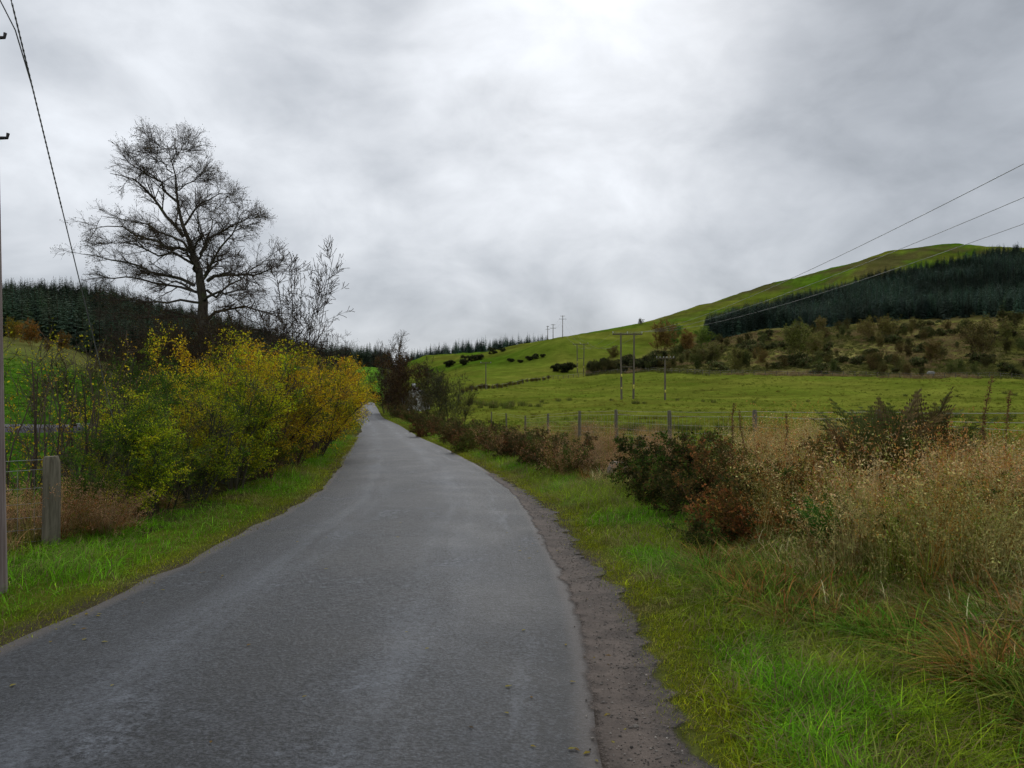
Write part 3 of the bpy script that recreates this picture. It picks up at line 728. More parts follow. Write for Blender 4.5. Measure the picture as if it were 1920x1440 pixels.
# ------------------------------------------------------------------ plants: shared meshes
def shrub_meshes(seed, h, spread, stems, twigs, leaves, leafsize, lcols, lweights, bark=(0.07, 0.055, 0.045), lowleaf=0.1, r0=0.018, up=0.10, tw2=5, leaf_up=0.2, clump=0.0, l1=.36, l2=.15):
    """several-stemmed shrub: (stems mesh, foliage mesh)"""
    rng = np.random.default_rng(seed)
    a = rng.uniform(0, 6.28, stems); rad = spread*0.18*np.sqrt(rng.random(stems))
    base = np.stack([np.cos(a)*rad, np.sin(a)*rad, np.full(stems, -0.1)], 1)
    P = 7
    dirs = nrm(np.stack([np.cos(a)*spread*rng.uniform(.2, .9, stems), np.sin(a)*spread*rng.uniform(.2, .9, stems), h*rng.uniform(.8, 1.2, stems)], 1))
    L = h*rng.uniform(.75, 1.08, stems)
    pts = np.empty((stems, P, 3)); pts[:, 0] = base; dd = dirs
    for k in range(1, P):
        dd = nrm(dd+rng.normal(size=(stems, 3))*0.10+np.array([0, 0, 0.05])); pts[:, k] = pts[:, k-1]+dd*(L/(P-1))[:, None]
    R = r0*h/2.5*rng.uniform(.7, 1.3, stems)[:, None]*np.linspace(1, .3, P)[None]
    mb = MB(); bc = np.asarray(bark)
    mb.tubes(pts, R, 4, colvar(rng, stems, bc, .2))
    p1, r1 = grow(rng, pts, R, twigs, .12, 1.0, h*l1, .75, up, 5, .16, .55, .45)
    mb.tubes(p1, r1, 3, colvar(rng, len(p1), bc*1.1, .25))
    p2, r2 = grow(rng, p1, r1, tw2, .1, 1.0, h*l2, .7, up*.6, 3, .2, .6, .3)
    mb.tubes(p2, np.maximum(r2, .0014*h), 3, colvar(rng, len(p2), bc*1.15, .3))
    stem_me = mb.mesh('stems', M_twig)
    fol = None
    if leaves:
        k = rng.integers(0, len(p2), leaves); t = rng.random(leaves)[:, None]*1.05
        seg = np.minimum((t[:, 0]*2).astype(int), 1); fr = t*2-seg[:, None]
        c = p2[k, seg]*(1-fr)+p2[k, seg+1]*fr+rng.normal(size=(leaves, 3))*h*.012
        keep = (c[:, 2] > lowleaf*h)
        if clump: keep &= (fbm(c[:, 0]*2.2+seed, c[:, 2]*2.2+c[:, 1], seed) > clump)
        c = c[keep]
        zone = fbm(c[:, 0]*1.6+seed*3.1, c[:, 2]*1.6+c[:, 1]*1.3, seed+5)
        zone = np.clip((zone-.5)*2.4+.5+rng.normal(size=len(c))*.22, 0, .999)
        cw = np.cumsum(np.asarray(lweights)/np.sum(lweights)); ci = np.searchsorted(cw, zone)
        col = np.asarray(lcols)[np.minimum(ci, len(lcols)-1)]*(1+rng.normal(size=(len(c), 1))*.28)
        fb = MB(); fb.leaves(c, leafsize*rng.uniform(.55, 1.25, len(c)), rng, np.clip(col, .004, .8), .62, leaf_up)
        fol = fb.mesh('foliage', M_leaf)
    return stem_me, fol
YG = [(0.095, 0.135, 0.018), (0.20, 0.245, 0.018), (0.37, 0.36, 0.017), (0.56, 0.43, 0.018), (0.42, 0.25, 0.02)]
YELLOW = [shrub_meshes(200+i, 2.6, 1.25, 10, 13, 21000, .043, YG, w, lowleaf=.04, tw2=7, clump=.39) for i, w in enumerate(((.6, 1.4, 3, 3, 1), (1, 2, 3, 2, .8), (.3, 1, 3, 4, 1.6)))]
GREENY = [shrub_meshes(230+i, 2.3, 1.2, 10, 13, 21000, .041, [(0.05, 0.09, 0.018), (0.10, 0.16, 0.02), (0.20, 0.23, 0.02), (0.38, 0.32, 0.02)], (2, 3, 2, .8), lowleaf=.02, tw2=7, clump=.39) for i in range(2)]
SPARSE = [shrub_meshes(250+i, 2.6, .8, 4, 8, 420, .042, YG[1:], (2, 3, 2, 1), bark=(0.085, 0.07, 0.05), lowleaf=.12, tw2=4, r0=.02, up=.2) for i in range(2)]
BARE = [shrub_meshes(260+i, 6.5, 2.6, 8, 15, 6500, .075, [(0.05, 0.036, 0.02), (0.075, 0.05, 0.02), (0.085, 0.075, 0.02)], (2, 2, 1), bark=(0.05, 0.038, 0.03), r0=.012, tw2=11, lowleaf=.0, l2=.10) for i in range(2)]
BRAM = [shrub_meshes(270+i, .95, 1.0, 14, 9, 5200, .045, [(0.05, 0.06, 0.018), (0.085, 0.068, 0.026), (0.17, 0.088, 0.036), (0.24, 0.14, 0.06), (0.085, 0.12, 0.024)], w, bark=(0.095, 0.06, 0.045), r0=.013, up=-.06, tw2=4, lowleaf=.0) for i, w in enumerate(((2, 2, 2, 1, 1), (3, 2, 1, .6, 2), (1, 2, 3, 2, .6)))]
SCRUB = [shrub_meshes(280+i, 5, 2.6, 9, 13, 9500, .15, [(0.075, 0.085, 0.02), (0.13, 0.13, 0.035), (0.17, 0.15, 0.06), (0.13, 0.10, 0.045)], (1, 2, 2, 1), bark=(0.09, 0.075, 0.06), r0=.01, tw2=5, lowleaf=.03) for i in range(2)]
def gorse_mesh(seed):
    rng = np.random.default_rng(seed); mb = MB()
    n = 2600
    lob = rng.normal(size=(9, 3))*np.array([.5, .5, .26])+np.array([0, 0, .5]); lr = rng.uniform(.3, .55, 9)
    k = rng.integers(0, 9, n); dv = nrm(rng.normal(size=(n, 3))); dv[:, 2] = np.abs(dv[:, 2])*1.0-.15
    c = lob[k]+dv*lr[k][:, None]*rng.uniform(.45, 1, n)[:, None]; c[:, 2] = np.maximum(c[:, 2], .0)
    col = colvar(rng, n, (0.042, 0.052, 0.020), .4, (0.10, 0.08, 0.045), .18)
    d = nrm(dv+rng.normal(size=(n, 3))*.45+np.array([0, 0, .25])); s_ = nrm(np.cross(d, rng.normal(size=(n, 3))))
    L = rng.uniform(.14, .30, n)[:, None]
    v = np.stack([c-s_*L*.22, c+s_*L*.22, c+d*L], 1).reshape(-1, 3)
    mb.add(v, np.arange(n*3).reshape(n, 3), None, np.repeat(col, 3, 0))
    return mb.mesh('gorse_foliage', M_needle)
GORSE = [gorse_mesh(300+i) for i in range(3)]
def conifer_mesh(seed, mat, h=12.0, levels=19, dense=7):
    rng = np.random.default_rng(seed); mb = MB()
    mb.tubes(np.array([[[0, 0, -.4], [0, 0, h*.5], [0, 0, h*.99]]]), np.array([[.16, .09, .012]]), 5, (0.05, 0.04, 0.03))
    vs, cs = [], []
    for l in range(levels):
        f = (l+rng.uniform(-.2, .2))/levels; z = h*(.06+.93*f); R = (1-f)**.8*h*.21*rng.uniform(.85, 1.15)+.22
        nb = max(4, int(dense*(1-f*.35)))
        for k in range(nb):
            a = rng.uniform(0, 6.28); Lb = R*rng.uniform(.72, 1.15); dr = -.18-.22*(1-f)+rng.normal()*.08
            d = np.array([math.cos(a), math.sin(a), dr]); s_ = np.array([-math.sin(a), math.cos(a), 0])
            o = np.array([0, 0, z])
            for j in range(5):
                t0 = .12+.2*j; p = o+d*Lb*t0+np.array([0, 0, .10*Lb*t0**2]); wl = Lb*(.42-.05*j)+.10
                for sg in (-1, 1):
                    tip = p+(d*.75+s_*sg*.75)*wl+np.array([0, 0, rng.normal()*.08*wl-.10*wl])
                    vs += [p-d*wl*.28, p+d*wl*.36+np.array([0, 0, .05*wl]), tip]
                    c = np.array([0.066, 0.105, 0.070])*rng.uniform(.6, 1.5); cs += [c]*3  # needle green lightened and blued: distance haze put into the colour
            tip = o+d*Lb*1.12; vs += [o+d*Lb*.6+s_*.10*Lb, o+d*Lb*.6-s_*.10*Lb, tip]; c = np.array([0.085, 0.13, 0.08])*rng.uniform(.8, 1.4); cs += [c]*3
    for k in range(5):
        a = rng.uniform(0, 6.28); vs += [[.05, 0, h*.96], [-.05, 0, h*.96], [math.cos(a)*.12, math.sin(a)*.12, h*1.02+k*.05]]; cs += [np.array([0.03, 0.05, 0.024])]*3
    mb.add(np.array(vs), np.arange(len(vs)).reshape(-1, 3), None, np.array(cs))
    return mb.mesh('conifer', mat)
CON = [conifer_mesh(320+i, M_needle, 12+i*.5, 17+i*2) for i in range(3)]
CON_I = [conifer_mesh(320+i, M_needle_i, 12+i*.5, 17+i*2) for i in range(3)]

ORD = ['first', 'second', 'third', 'fourth', 'fifth', 'sixth', 'seventh', 'eighth', 'ninth', 'tenth', 'eleventh', 'twelfth', 'thirteenth', 'fourteenth', 'fifteenth', 'sixteenth', 'seventeenth', 'eighteenth', 'nineteenth', 'twentieth',
       'twenty-first', 'twenty-second', 'twenty-third', 'twenty-fourth', 'twenty-fifth', 'twenty-sixth', 'twenty-seventh', 'twenty-eighth', 'twenty-ninth', 'thirtieth']

# ------------------------------------------------------------------ the big alder
def alder():
    rng = np.random.default_rng(77)
    D = 45.0; S = 2.88
    bx, by, bz = at(392, D)
    def P3(z2, dep=0.0):
        px, py = 120+z2[0]/S, 200+z2[1]/S
        dd = D+dep
        return np.array([(px-960)/F*dd-bx, dep, H+(YH-py)/F*dd-bz])
    def line(zs, dep=0.0, P=9):
        pts = np.array([P3(z, dep*i/(len(zs)-1)) for i, z in enumerate(zs)])
        s = np.concatenate([[0], np.cumsum(np.linalg.norm(np.diff(pts, axis=0), axis=1))]); q = np.linspace(0, s[-1], P)
        o = np.stack([np.interp(q, s, pts[:, k]) for k in range(3)], 1)
        o[1:-1] += rng.normal(size=(P-2, 3))*.07
        return o
    trunk = np.vstack([[0, 0, -.3], [[0.02, 0, 1.5]], line([(770, 1300), (758, 1180), (750, 1000), (722, 850), (690, 760), (652, 640), (622, 540), (605, 440), (590, 350), (575, 305), (565, 250), (558, 205)], 0, 14)])
    trad = np.interp(np.linspace(0, 1, 16), [0, .1, .3, .45, .6, .75, 1], [.42, .36, .28, .21, .125, .07, .012])
    LB = [  # traced limbs: points, depth of the tip, thickness at the root
        ([(645, 700), (560, 590), (500, 500), (430, 430), (360, 385), (250, 360)], 1.0, .14), ([(612, 515), (520, 430), (430, 350), (350, 310), (295, 275)], -1.0, .10),
        ([(688, 785), (560, 760), (450, 710), (370, 670), (280, 650), (175, 655)], -1.5, .13), ([(690, 800), (600, 700), (480, 650), (400, 620), (200, 590)], 2.0, .10),
        ([(705, 965), (560, 910), (470, 880), (330, 840), (200, 820), (90, 795)], -.8, .14), ([(712, 1000), (560, 960), (430, 930), (250, 920), (100, 905)], 1.4, .11),
        ([(700, 850), (640, 800), (500, 790), (330, 740), (190, 720)], -2.4, .10), ([(735, 800), (780, 720), (850, 680), (950, 620), (1040, 600)], 1.2, .13),
        ([(760, 915), (820, 800), (900, 680), (960, 600), (985, 555)], -1.5, .11), ([(775, 940), (870, 910), (970, 910), (1080, 890), (1190, 850)], -.6, .14),
        ([(770, 990), (830, 1035), (870, 975), (1000, 900), (1150, 780)], 1.8, .10), ([(775, 1150), (840, 1080), (950, 1080), (1100, 1110), (1200, 1150)], -1.6, .12),
        ([(650, 640), (700, 560), (780, 500), (850, 470), (895, 490)], -.6, .09), ([(605, 450), (660, 420), (720, 380), (760, 360)], .6, .06),
        ([(575, 300), (620, 250), (655, 230), (670, 205)], -.4, .045), ([(562, 250), (525, 215), (500, 185)], .4, .035), ([(590, 360), (520, 300), (450, 255), (430, 225)], .8, .05),
        ([(745, 1060), (640, 1050), (450, 1060), (250, 1040)], -2.2, .11), ([(755, 1150), (640, 1130), (400, 1140), (180, 1100)], 1.5, .11),
        ([(760, 1210), (640, 1200), (480, 1230), (300, 1240)], -2.0, .10), ([(775, 1200), (900, 1180), (1050, 1210), (1180, 1240)], 1.5, .10),
        ([(700, 850), (760, 760), (800, 640), (790, 560)], 3.0, .10), ([(690, 780), (740, 700), (730, 600), (700, 520)], -3.0, .09), ([(720, 900), (690, 820), (620, 740), (560, 680)], -4.0, .11),
        ([(730, 950), (800, 880), (850, 800), (900, 760)], 4.2, .11), ([(740, 1010), (650, 960), (560, 930), (480, 900)], 4.5, .11), ([(745, 1050), (830, 1010), (920, 1000), (1000, 990)], -4.5, .11)]
    limbs = np.array([line(z, dep) for z, dep, r in LB]); lr = .78*np.array([r for *_, r in LB])[:, None]*np.linspace(1, .16, 9)[None]
    mb = MB(); mb.tubes(trunk, trad, 10); mb.tubes(limbs, lr, 6)
    tk = mb.mesh('trunk', M_bark, smooth=True)
    tw = MB(); bc = np.array([0.066, 0.052, 0.040])
    b1, r1 = grow(rng, limbs, lr, 15, .12, 1.0, 2.0, .75, .01, 5, .12, .5, .45, .82)
    b1t, r1t = grow(rng, trunk[None, 6:], trad[None, 6:], 20, .15, .95, 1.5, .95, .02, 5, .14, .35, .7, .5)
    b1 = np.vstack([b1, b1t]); r1 = np.vstack([r1, r1t])
    tw.tubes(b1, np.maximum(r1, .012), 4, colvar(rng, len(b1), bc, .15))
    b2, r2 = grow(rng, b1, r1, 9, .12, 1.0, .85, .7, .02, 4, .16, .55, .35, .7)
    tw.tubes(b2, np.maximum(r2, .0065), 3, colvar(rng, len(b2), bc, .15))
    b3, r3 = grow(rng, b2, r2, 6, .15, 1.0, .40, .7, .05, 3, .22, .6, .3, .3)
    tw.tubes(b3, np.maximum(r3, .0042), 3, colvar(rng, len(b3), bc*1.1, .15))
    n = 24000; k = rng.integers(0, len(b3), n); c = b3[k, 2]+rng.normal(size=(n, 3))*.05
    keep = fbm(c[:, 0]*.9, c[:, 2]*1.3, 4) > .44; c = c[keep]
    tw.leaves(c, rng.uniform(.035, .085, len(c)), rng, colvar(rng, len(c), (0.10, 0.075, 0.04), .3, (0.06, 0.06, 0.016), .25), .7)
    e = empty('alder_tree', (bx, by, bz)); tag(e, 'tall spreading alder, nearly leafless, behind the yellow shrubs', 'tree')
    link('trunk', tk, e); link('crown', tw.mesh('crown', M_twig), e)
alder()
# upright slender bare tree beside the alder
def slender(seed, h, spread, stems):
    return shrub_meshes(seed, h, spread, stems, 30, 1200, .05, [(0.05, 0.036, 0.02), (0.06, 0.055, 0.02)], (1, 1), bark=(0.055, 0.043, 0.036), r0=.0085, up=.16, tw2=8, lowleaf=.1, l1=.24, l2=.065)
s1, f1 = slender(401, 9.6, 1.9, 7)
x, y, z = at(552, 42)
plant('birch_tree', [('stems', s1), ('foliage', f1)], (x, y, z), .4, 1.0, 'slender upright bare birch standing just beyond the alder', 'tree')
s2, f2 = slender(402, 5.6, 1.8, 6)
plant('birch_sapling', [('stems', s2), ('foliage', f2)], at(608, 44), 1.4, 1.0, 'smaller bare sapling leaning over the golden shrubs beside the lane', 'tree')
THO = np.argsort(np.argsort([150, 215, 275, 325, 400, 445, 500, 545, 590, 635, 250, 360, 480, 70, 372, 428]))
# dark leafless thicket around the foot of the alder
for i, (px, d, s) in enumerate([(150, 42, .72), (215, 39, .8), (275, 46, .98), (325, 40, .9), (400, 49, 1.0), (445, 40, .95), (500, 48, 1.05), (545, 44, .95), (590, 52, 1.05), (635, 60, 1.0), (250, 56, 1.0), (360, 57, 1.05), (480, 60, 1.1), (70, 48, .55), (372, 41, .78), (428, 42, .82)]):
    st, fo = BARE[i % 2]
    plant('thicket_bush', [('stems', st), ('foliage', fo)], at(px, d), i*1.3, s*(.96 if 300 < px < 520 else .80), f'dark brown leafless bush around the alder, {ORD[THO[i]]} across the thicket from the telegraph pole side', 'bush', 'thicket around the alder', tint=(1, .97, .9))

# ------------------------------------------------------------------ yellow shrubs along the left of the lane
row = [(9.5, 1.75, .50, 4), (10.2, 1.5, .56, 0), (11.0, 1.55, .62, 3), (11.9, 1.45, .64, 1), (12.7, 1.6, .80, 4), (13.6, 1.35, .70, 0), (14.5, 1.5, .92, 2), (15.4, 1.1, .66, 4), (16.4, 1.35, 1.0, 2), (17.9, .9, .74, 4), (19.3, .95, .92, 1), (21.2, 0.7, .98, 2), (23.5, .75, .95, 0), (26.5, .75, 1.12, 1), (30, .85, 1.12, 2), (34.5, 1.0, 1.22, 0), (40, 1.15, 1.2, 1), (46, 1.3, 1.3, 2)]
TN = [(1.25, 1.2, 1), (1.1, 1.18, 1), (1.3, 1.12, 1), (.92, .92, .9), (1.35, 1.25, 1)]
ALLY = YELLOW+GREENY
for i, (d, off, s, v) in enumerate(row):
    X = float(L_edge(d))-off-0.12*s
    st, fo = ALLY[v]
    tone = ('green-tinged' if v > 2 else 'golden-yellow')
    plant('autumn_shrub', [('stems', st), ('foliage', fo)], (X, d, gz(X, d)), i*2.1, (s*1.12, s*1.12, s), f'{tone} autumn shrub, {ORD[i]} along the verge counting from the wire fence', 'shrub', 'yellow shrubs along the lane', tint=tuple(a_*b_ for a_, b_ in zip(TN[i % 5], (.88, 1.06, 1) if i < 7 else (1.08, 1.0, .95))))
back = [(13.6, 3.1, .66, 0), (15.0, 2.9, .96, 4), (17.2, 2.7, 1.12, 2), (19.6, 2.6, .98, 0), (22.5, 2.6, 1.16, 1), (26, 2.6, 1.14, 0), (31, 2.8, 1.28, 2), (37, 3.2, 1.35, 1)]
for i, (d, off, s, v) in enumerate(back):
    X = float(L_edge(d))-off
    st, fo = ALLY[v]
    plant('autumn_shrub', [('stems', st), ('foliage', fo)], (X, d, gz(X, d)), i*1.7+.5, (s*1.1, s*1.1, s), f'taller yellow shrub, {ORD[i]} from the wire fence in the row behind the verge shrubs', 'shrub', 'yellow shrubs of the back row', tint=TN[(i*2+1) % 5])
# young bare saplings near the pole
for i, (px, d, s, v) in enumerate([(38, 9.6, .85, 0), (85, 11.2, .9, 1), (135, 10.4, .85, 0), (175, 12.4, .95, 1), (-10, 12.5, 1.0, 1), (120, 14, 1.0, 0)]):
    st, fo = SPARSE[v]
    plant('sapling', [('stems', st), ('foliage', fo)], at(px, d), i*2.6, s, f'thin half-bare sapling, {ORD[i]} of those growing behind the wire fence', 'sapling', 'saplings behind the wire fence')

# ------------------------------------------------------------------ hedge on the right of the lane
hd = [15.6, 16.8, 18.0, 19.3, 20.7, 22.2, 23.8, 25.6, 27.6, 29.8, 32.4, 35.4, 38.8, 42.6, 47, 52, 57, 63, 70, 78, 87, 97, 110, 124]
for i, d in enumerate(hd):
    s = (.78, .9, .8, .95)[i % 4]*(1.0 if d < 25 else 1.0+(d-25)/60)
    off = float(front(d))+.45*s+(.25 if i % 2 else 0)
    X = float(R_edge(d))+off
    st, fo = BRAM[(0, 2, 1)[i % 3]]
    plant('bramble_bush', [('stems', st), ('foliage', fo)], (X, d, gz(X, d)), i*1.9, (s*1.15, s*1.15, s), f'brown bramble bush, {ORD[i]} along the roadside hedge counting up the lane', 'bush', 'roadside bramble hedge')
for i, (px, d, s) in enumerate([(870, 24, .8), (930, 22.5, .75), (985, 20.5, .8), (1010, 18, .75), (845, 30, .9), (800, 40, 1.1), (1060, 17.2, .7)]):
    st, fo = BRAM[i % 3]
    plant('bramble_bush', [('stems', st), ('foliage', fo)], at(px, d), i*2.2+1, (s*1.2, s*1.2, s), f'brown bramble clump, {ORD[i]} of those behind the hedge front by the field fence', 'bush', 'brambles by the field fence', tint=(1.05, .9, .85))
# dark brambles and briars on the near bank
NB = [(1215, 12.6, 1.02, 1, (.60, .75, .6)), (1262, 12.0, 1.12, 1, (.62, .78, .6)), (1240, 11.0, .85, 1, (.7, .9, .6)), (1320, 11.6, 1.0, 0, (1.0, 1.0, .9)), (1300, 10.0, .85, 1, (.8, .85, .7)), (1370, 10.4, 1.0, 2, (1.6, 1.25, 1.0)),
      (1350, 8.9, .8, 2, (1.5, 1.3, 1.0)), (1420, 9.4, .95, 0, (1.3, 1.15, 1.0)), (1400, 8.0, .78, 2, (1.7, 1.2, .9)), (1460, 8.4, .85, 1, (.9, .95, .8)), (1500, 9.8, .9, 2, (1.4, 1.15, 1.0)), (1330, 7.9, .55, 1, (.9, 1.25, .9)), (1570, 7.4, .6, 1, (.75, 1.3, .8)), (1640, 7.0, .66, 0, (.9, 1.0, .8)), (1790, 7.2, .7, 1, (.8, 1.1, .8)), (1730, 6.4, .5, 1, (.9, 1.3, .8)), (1860, 6.6, .6, 1, (.6, .9, .6)), (1520, 8.6, .8, 0, (1, .8, .7))]
ws = ['blackish-green bramble bush nearest the bare grass gap, on the bank', 'tall dark green bramble bush beside the dry grass gap', 'low dark bramble at the foot of the blackish bushes', 'dull brown-green briar behind the dark brambles', 'leafy green bramble in front of the brown briars',
      'reddish-brown briar in the middle of the near bank', 'mottled russet bramble low on the bank above the verge', 'brown bramble below the second near fence post', 'russet briar low on the bank beside the dry tussocks', 'mixed green and brown bramble half under dry grass',
      'russet briar behind the tall dry grass near the fence', 'low green nettle-like bramble at the verge edge', 'bright green leafy plant among the dry grass', 'brown-green briar in front of the ferns, deep in straw grass', 'leafy bramble below the tallest dock stalk', 'small green bramble low in the straw grass in front of the ferns', 'dark green bramble against the ruined wall', 'russet briar between the brambles and the ferns']
for (px, d, s, v, ti), w in zip(NB, ws):
    st, fo = BRAM[v]
    plant('bramble_bush', [('stems', st), ('foliage', fo)], at(px, d), px*.7, (s, s, s*.95), w, 'bush', 'brambles on the near bank', tint=ti)

# ------------------------------------------------------------------ roadside trees further up the lane
IV = shrub_meshes(431, 7, 2.2, 7, 14, 6500, .16, [(0.045, 0.034, 0.02), (0.075, 0.05, 0.022), (0.06, 0.065, 0.02), (0.11, 0.08, 0.03)], (2, 2, 1.4, .8), bark=(0.07, 0.058, 0.045), r0=.014, tw2=7, lowleaf=0)
TB = shrub_meshes(432, 9, 2.2, 8, 22, 700, .08, [(0.05, 0.04, 0.02)], (1,), bark=(0.075, 0.065, 0.055), r0=.008, up=.18, tw2=7, lowleaf=.3, l1=.26, l2=.075)
HW = shrub_meshes(433, 4.2, 2.3, 9, 13, 3200, .085, [(0.05, 0.06, 0.016), (0.075, 0.08, 0.02), (0.09, 0.065, 0.025)], (2, 2, 1), bark=(0.055, 0.052, 0.034), r0=.014, tw2=9, lowleaf=.0, up=.14)
for nm_, me_, px, d, s, rz, lab, ti in [
    ('roadside_tree', TB, 735, 98, 1.1, 0.3, 'tallest bare-topped tree beside the lane up ahead', None), ('roadside_tree', IV, 740, 92, 1.02, 1.3, 'brown-leaved tree beneath the bare-topped tree beside the lane', (1, .82, .8)),
    ('roadside_tree', IV, 722, 104, .9, 2.9, 'brown tree closest to the lane under the bare-topped one', (.95, .9, .8)), ('roadside_tree', IV, 762, 90, .82, 4.2, 'brown tree just in front of the pale building', (1, .8, .75)),
    ('roadside_tree', IV, 800, 98, .86, 5.0, 'olive-brown tree behind the pale building', (.9, 1, .85)), ('roadside_tree', IV, 822, 104, .7, .6, 'small olive-brown tree behind the round hawthorn', (.9, 1, .85)),
    ('hawthorn', HW, 838, 61, .98, 0.0, 'round twiggy hawthorn overhanging the hedge at the field corner', None), ('hawthorn', HW, 868, 66, .72, 2.2, 'lower hawthorn beside the round one, towards the field', (1, .95, .9)),
    ('hawthorn', HW, 800, 66, .62, 1.1, 'low hawthorn between the round hawthorn and the lane', (1.05, .95, .9)), ('hawthorn', HW, 772, 74, .6, 4.1, 'small brown hawthorn below the pale building', (1.1, .85, .8))]:
    plant(nm_, [('stems', me_[0]), ('foliage', me_[1])], at(px, d), rz, s, lab, 'tree', tint=ti)

# ------------------------------------------------------------------ plantations
def forest(name, px0, px1, dlo, dhi, n, hs, label, glabel, group, n_ind, tintb, seed):
    rng = np.random.default_rng(seed)
    px = rng.uniform(px0, px1, n*3); lo = dlo(px); hi = dhi(px)
    d = lo+(hi-lo)*rng.random(n*3)
    keep = rng.random(n*3) < d/np.max(d); px, d, lo, hi = px[keep][:n], d[keep][:n], lo[keep][:n], hi[keep][:n]
    X = (px-960)/F*d; z = ground_z(X, d); s = hs*rng.uniform(.72, 1.18, len(X))*(0.85+.3*fbm(X/30, d/30, seed))
    tint = np.asarray(tintb)[None]*rng.uniform(.7, 1.4, len(X))[:, None]*(.5+1.0*sstep(.3, .7, fbm(X/25, d/25, seed+2)))[:, None]*(1+rng.normal(size=(len(X), 3))*.07)
    top = YH-(z+s*12-H)*F/d
    # the trees that show: first of each strip at the foot, and the highest against the sky
    vis = (px > -20)&(px < 1940); pick = set()
    order = np.argsort(d-lo)
    half = n_ind//2; bins = np.linspace(max(px0, -20), min(px1, 1940), half+1)
    for k in range(half):
        m = np.where((px >= bins[k])&(px < bins[k+1])&vis)[0]
        if len(m): pick.add(int(m[np.argmin((d-lo)[m])])); pick.add(int(m[np.argmin(top[m])]))
    pick = np.array(sorted(pick)); rest = np.setdiff1d(np.arange(len(X)), pick)
    geo_scatter(name, CON_I, np.stack([X, d, z], 1)[rest], rng.uniform(0, 6.28, len(rest)), s[rest], rng.integers(0, 3, len(rest)), tint[rest], label, 'forest')
    for i in pick:
        o = link('spruce_tree', CON[i % 3], None, (X[i], d[i], z[i])); o.scale = (s[i],)*3; o.rotation_euler = (0, 0, float(i)); o.color = (*tint[i], 1)
        tag(o, glabel, 'tree', group)
FU_Y = [y_-o_ for y_, o_ in zip(FU_Y, (-2, 0, 6, 15, 15, 10, 6, 6))]
fl_d = np.array([hit(p, q) for p, q in zip(FL_X, FL_Y)]); fu_d = np.minimum(np.array([hit(p, q) for p, q in zip(FU_X, FU_Y)]), np.interp(FU_X, [1320, 1700, 1850], [450, 560, 600]))
print('plantation edges', fl_d.round(), fu_d.round())
forest('spruce_forest', 1322, 2150, lambda p: np.interp(p, FL_X, fl_d), lambda p: np.maximum(np.interp(p, FU_X, fu_d), np.interp(p, FL_X, fl_d)+12), 6200, .64,
       'dense dark spruce plantation covering the slope of the green hill', 'dark spruce at the edge or top of the plantation on the green hill', 'edge spruces of the plantation on the green hill', 110, (1.0, 1.02, 1.1), 501)
forest('hillside_forest', -420, 735, lambda p: np.interp(p, [-420, 0, 110, 200, 400, 560, 600, 735], [158, 160, 165, 172, 176, 185, 300, 335]), lambda p: np.interp(p, [-420, 400, 620, 735], [400, 400, 400, 395]), 5000, .74,
       'dark conifer forest on the hill behind the alder', 'dark spruce on the edge or crest of the wooded hill behind the alder', 'edge spruces of the wooded hill behind the alder', 100, (.95, .9, .85), 502)
forest('far_forest', 752, 1030, lambda p: 600+0*p, lambda p: 790+0*p, 700, .8,
       'far spruce plantation along the skyline past the roadside trees', 'far dark spruce on the skyline beyond the green hill pasture', 'skyline spruces of the far plantation', 50, (.9, 1.0, 1.1), 503)

# ------------------------------------------------------------------ scrub on the hillside and gorse in the pasture
def gorse(px, py, s, lab, grp=None, ti=(1, 1, 1), sx=1.0):
    loc = hitp(px, py); k = int(px*7+py) % 3
    o = link('gorse_bush', GORSE[k], None, loc); o.scale = (s*sx, s, s); o.rotation_euler = (0, 0, px*.37 if sx == 1 else 0); o.color = (*ti, 1)
    tag(o, lab, 'bush', grp)
for i, (px, py, s) in enumerate([(957, 681, 1.4), (975, 681, 1.1), (992, 679, 1.5), (1006, 676, 1.3), (1018, 674, 1.1)]):
    gorse(px, py, s, f'dark gorse clump on the open pasture, {ORD[i]} in the row from the hawthorn side', 'row of gorse on the open pasture')
for i, (px, py, s) in enumerate([(845, 688, 2.6), (868, 686, 2.4), (885, 679, 2.4), (900, 675, 2.0), (925, 664, 1.9), (940, 660, 1.6), (1047, 699, 2.2), (1066, 698, 2.7), (1112, 697, 2.4), (1132, 694, 2.3), (1150, 696, 2.6), (1172, 693, 2.2), (1195, 690, 2.4), (1215, 694, 2.4), (1240, 690, 2.6)]):
    gorse(px, py, s, f'dark gorse at the hill foot, {ORD[i]} in line from the roadside trees', 'gorse at the foot of the hill pasture')
rng = np.random.default_rng(88)
k = 0
while k < 80:
    px = rng.uniform(1110, 1930); lo = np.interp(px, FB_X, FB_D)+3; hi = np.interp(px, [1100, 1200, 1320, 1450, 1930], [262, 275, 330, 325, 300])-4
    d = lo+(hi-lo)*rng.random()
    if fbm(np.array([px/85]), np.array([d/22]), 12)[0] < .47: continue
    X = (px-960)/F*d; o = link('gorse_bush', GORSE[k % 3], None, (X, d, gz(X, d)-.1)); s = rng.uniform(1.1, 2.6); o.scale = (s*1.2, s, s*rng.uniform(.8, 1.2)); o.rotation_euler = (0, 0, rng.uniform(0, 6)); b_ = rng.uniform(1.2, 2.6); o.color = (b_*1.05, b_, b_*.9, 1)
    tag(o, 'dark gorse bush in the scrub below the plantation', 'bush', 'gorse in the scrub below the plantation'); k += 1
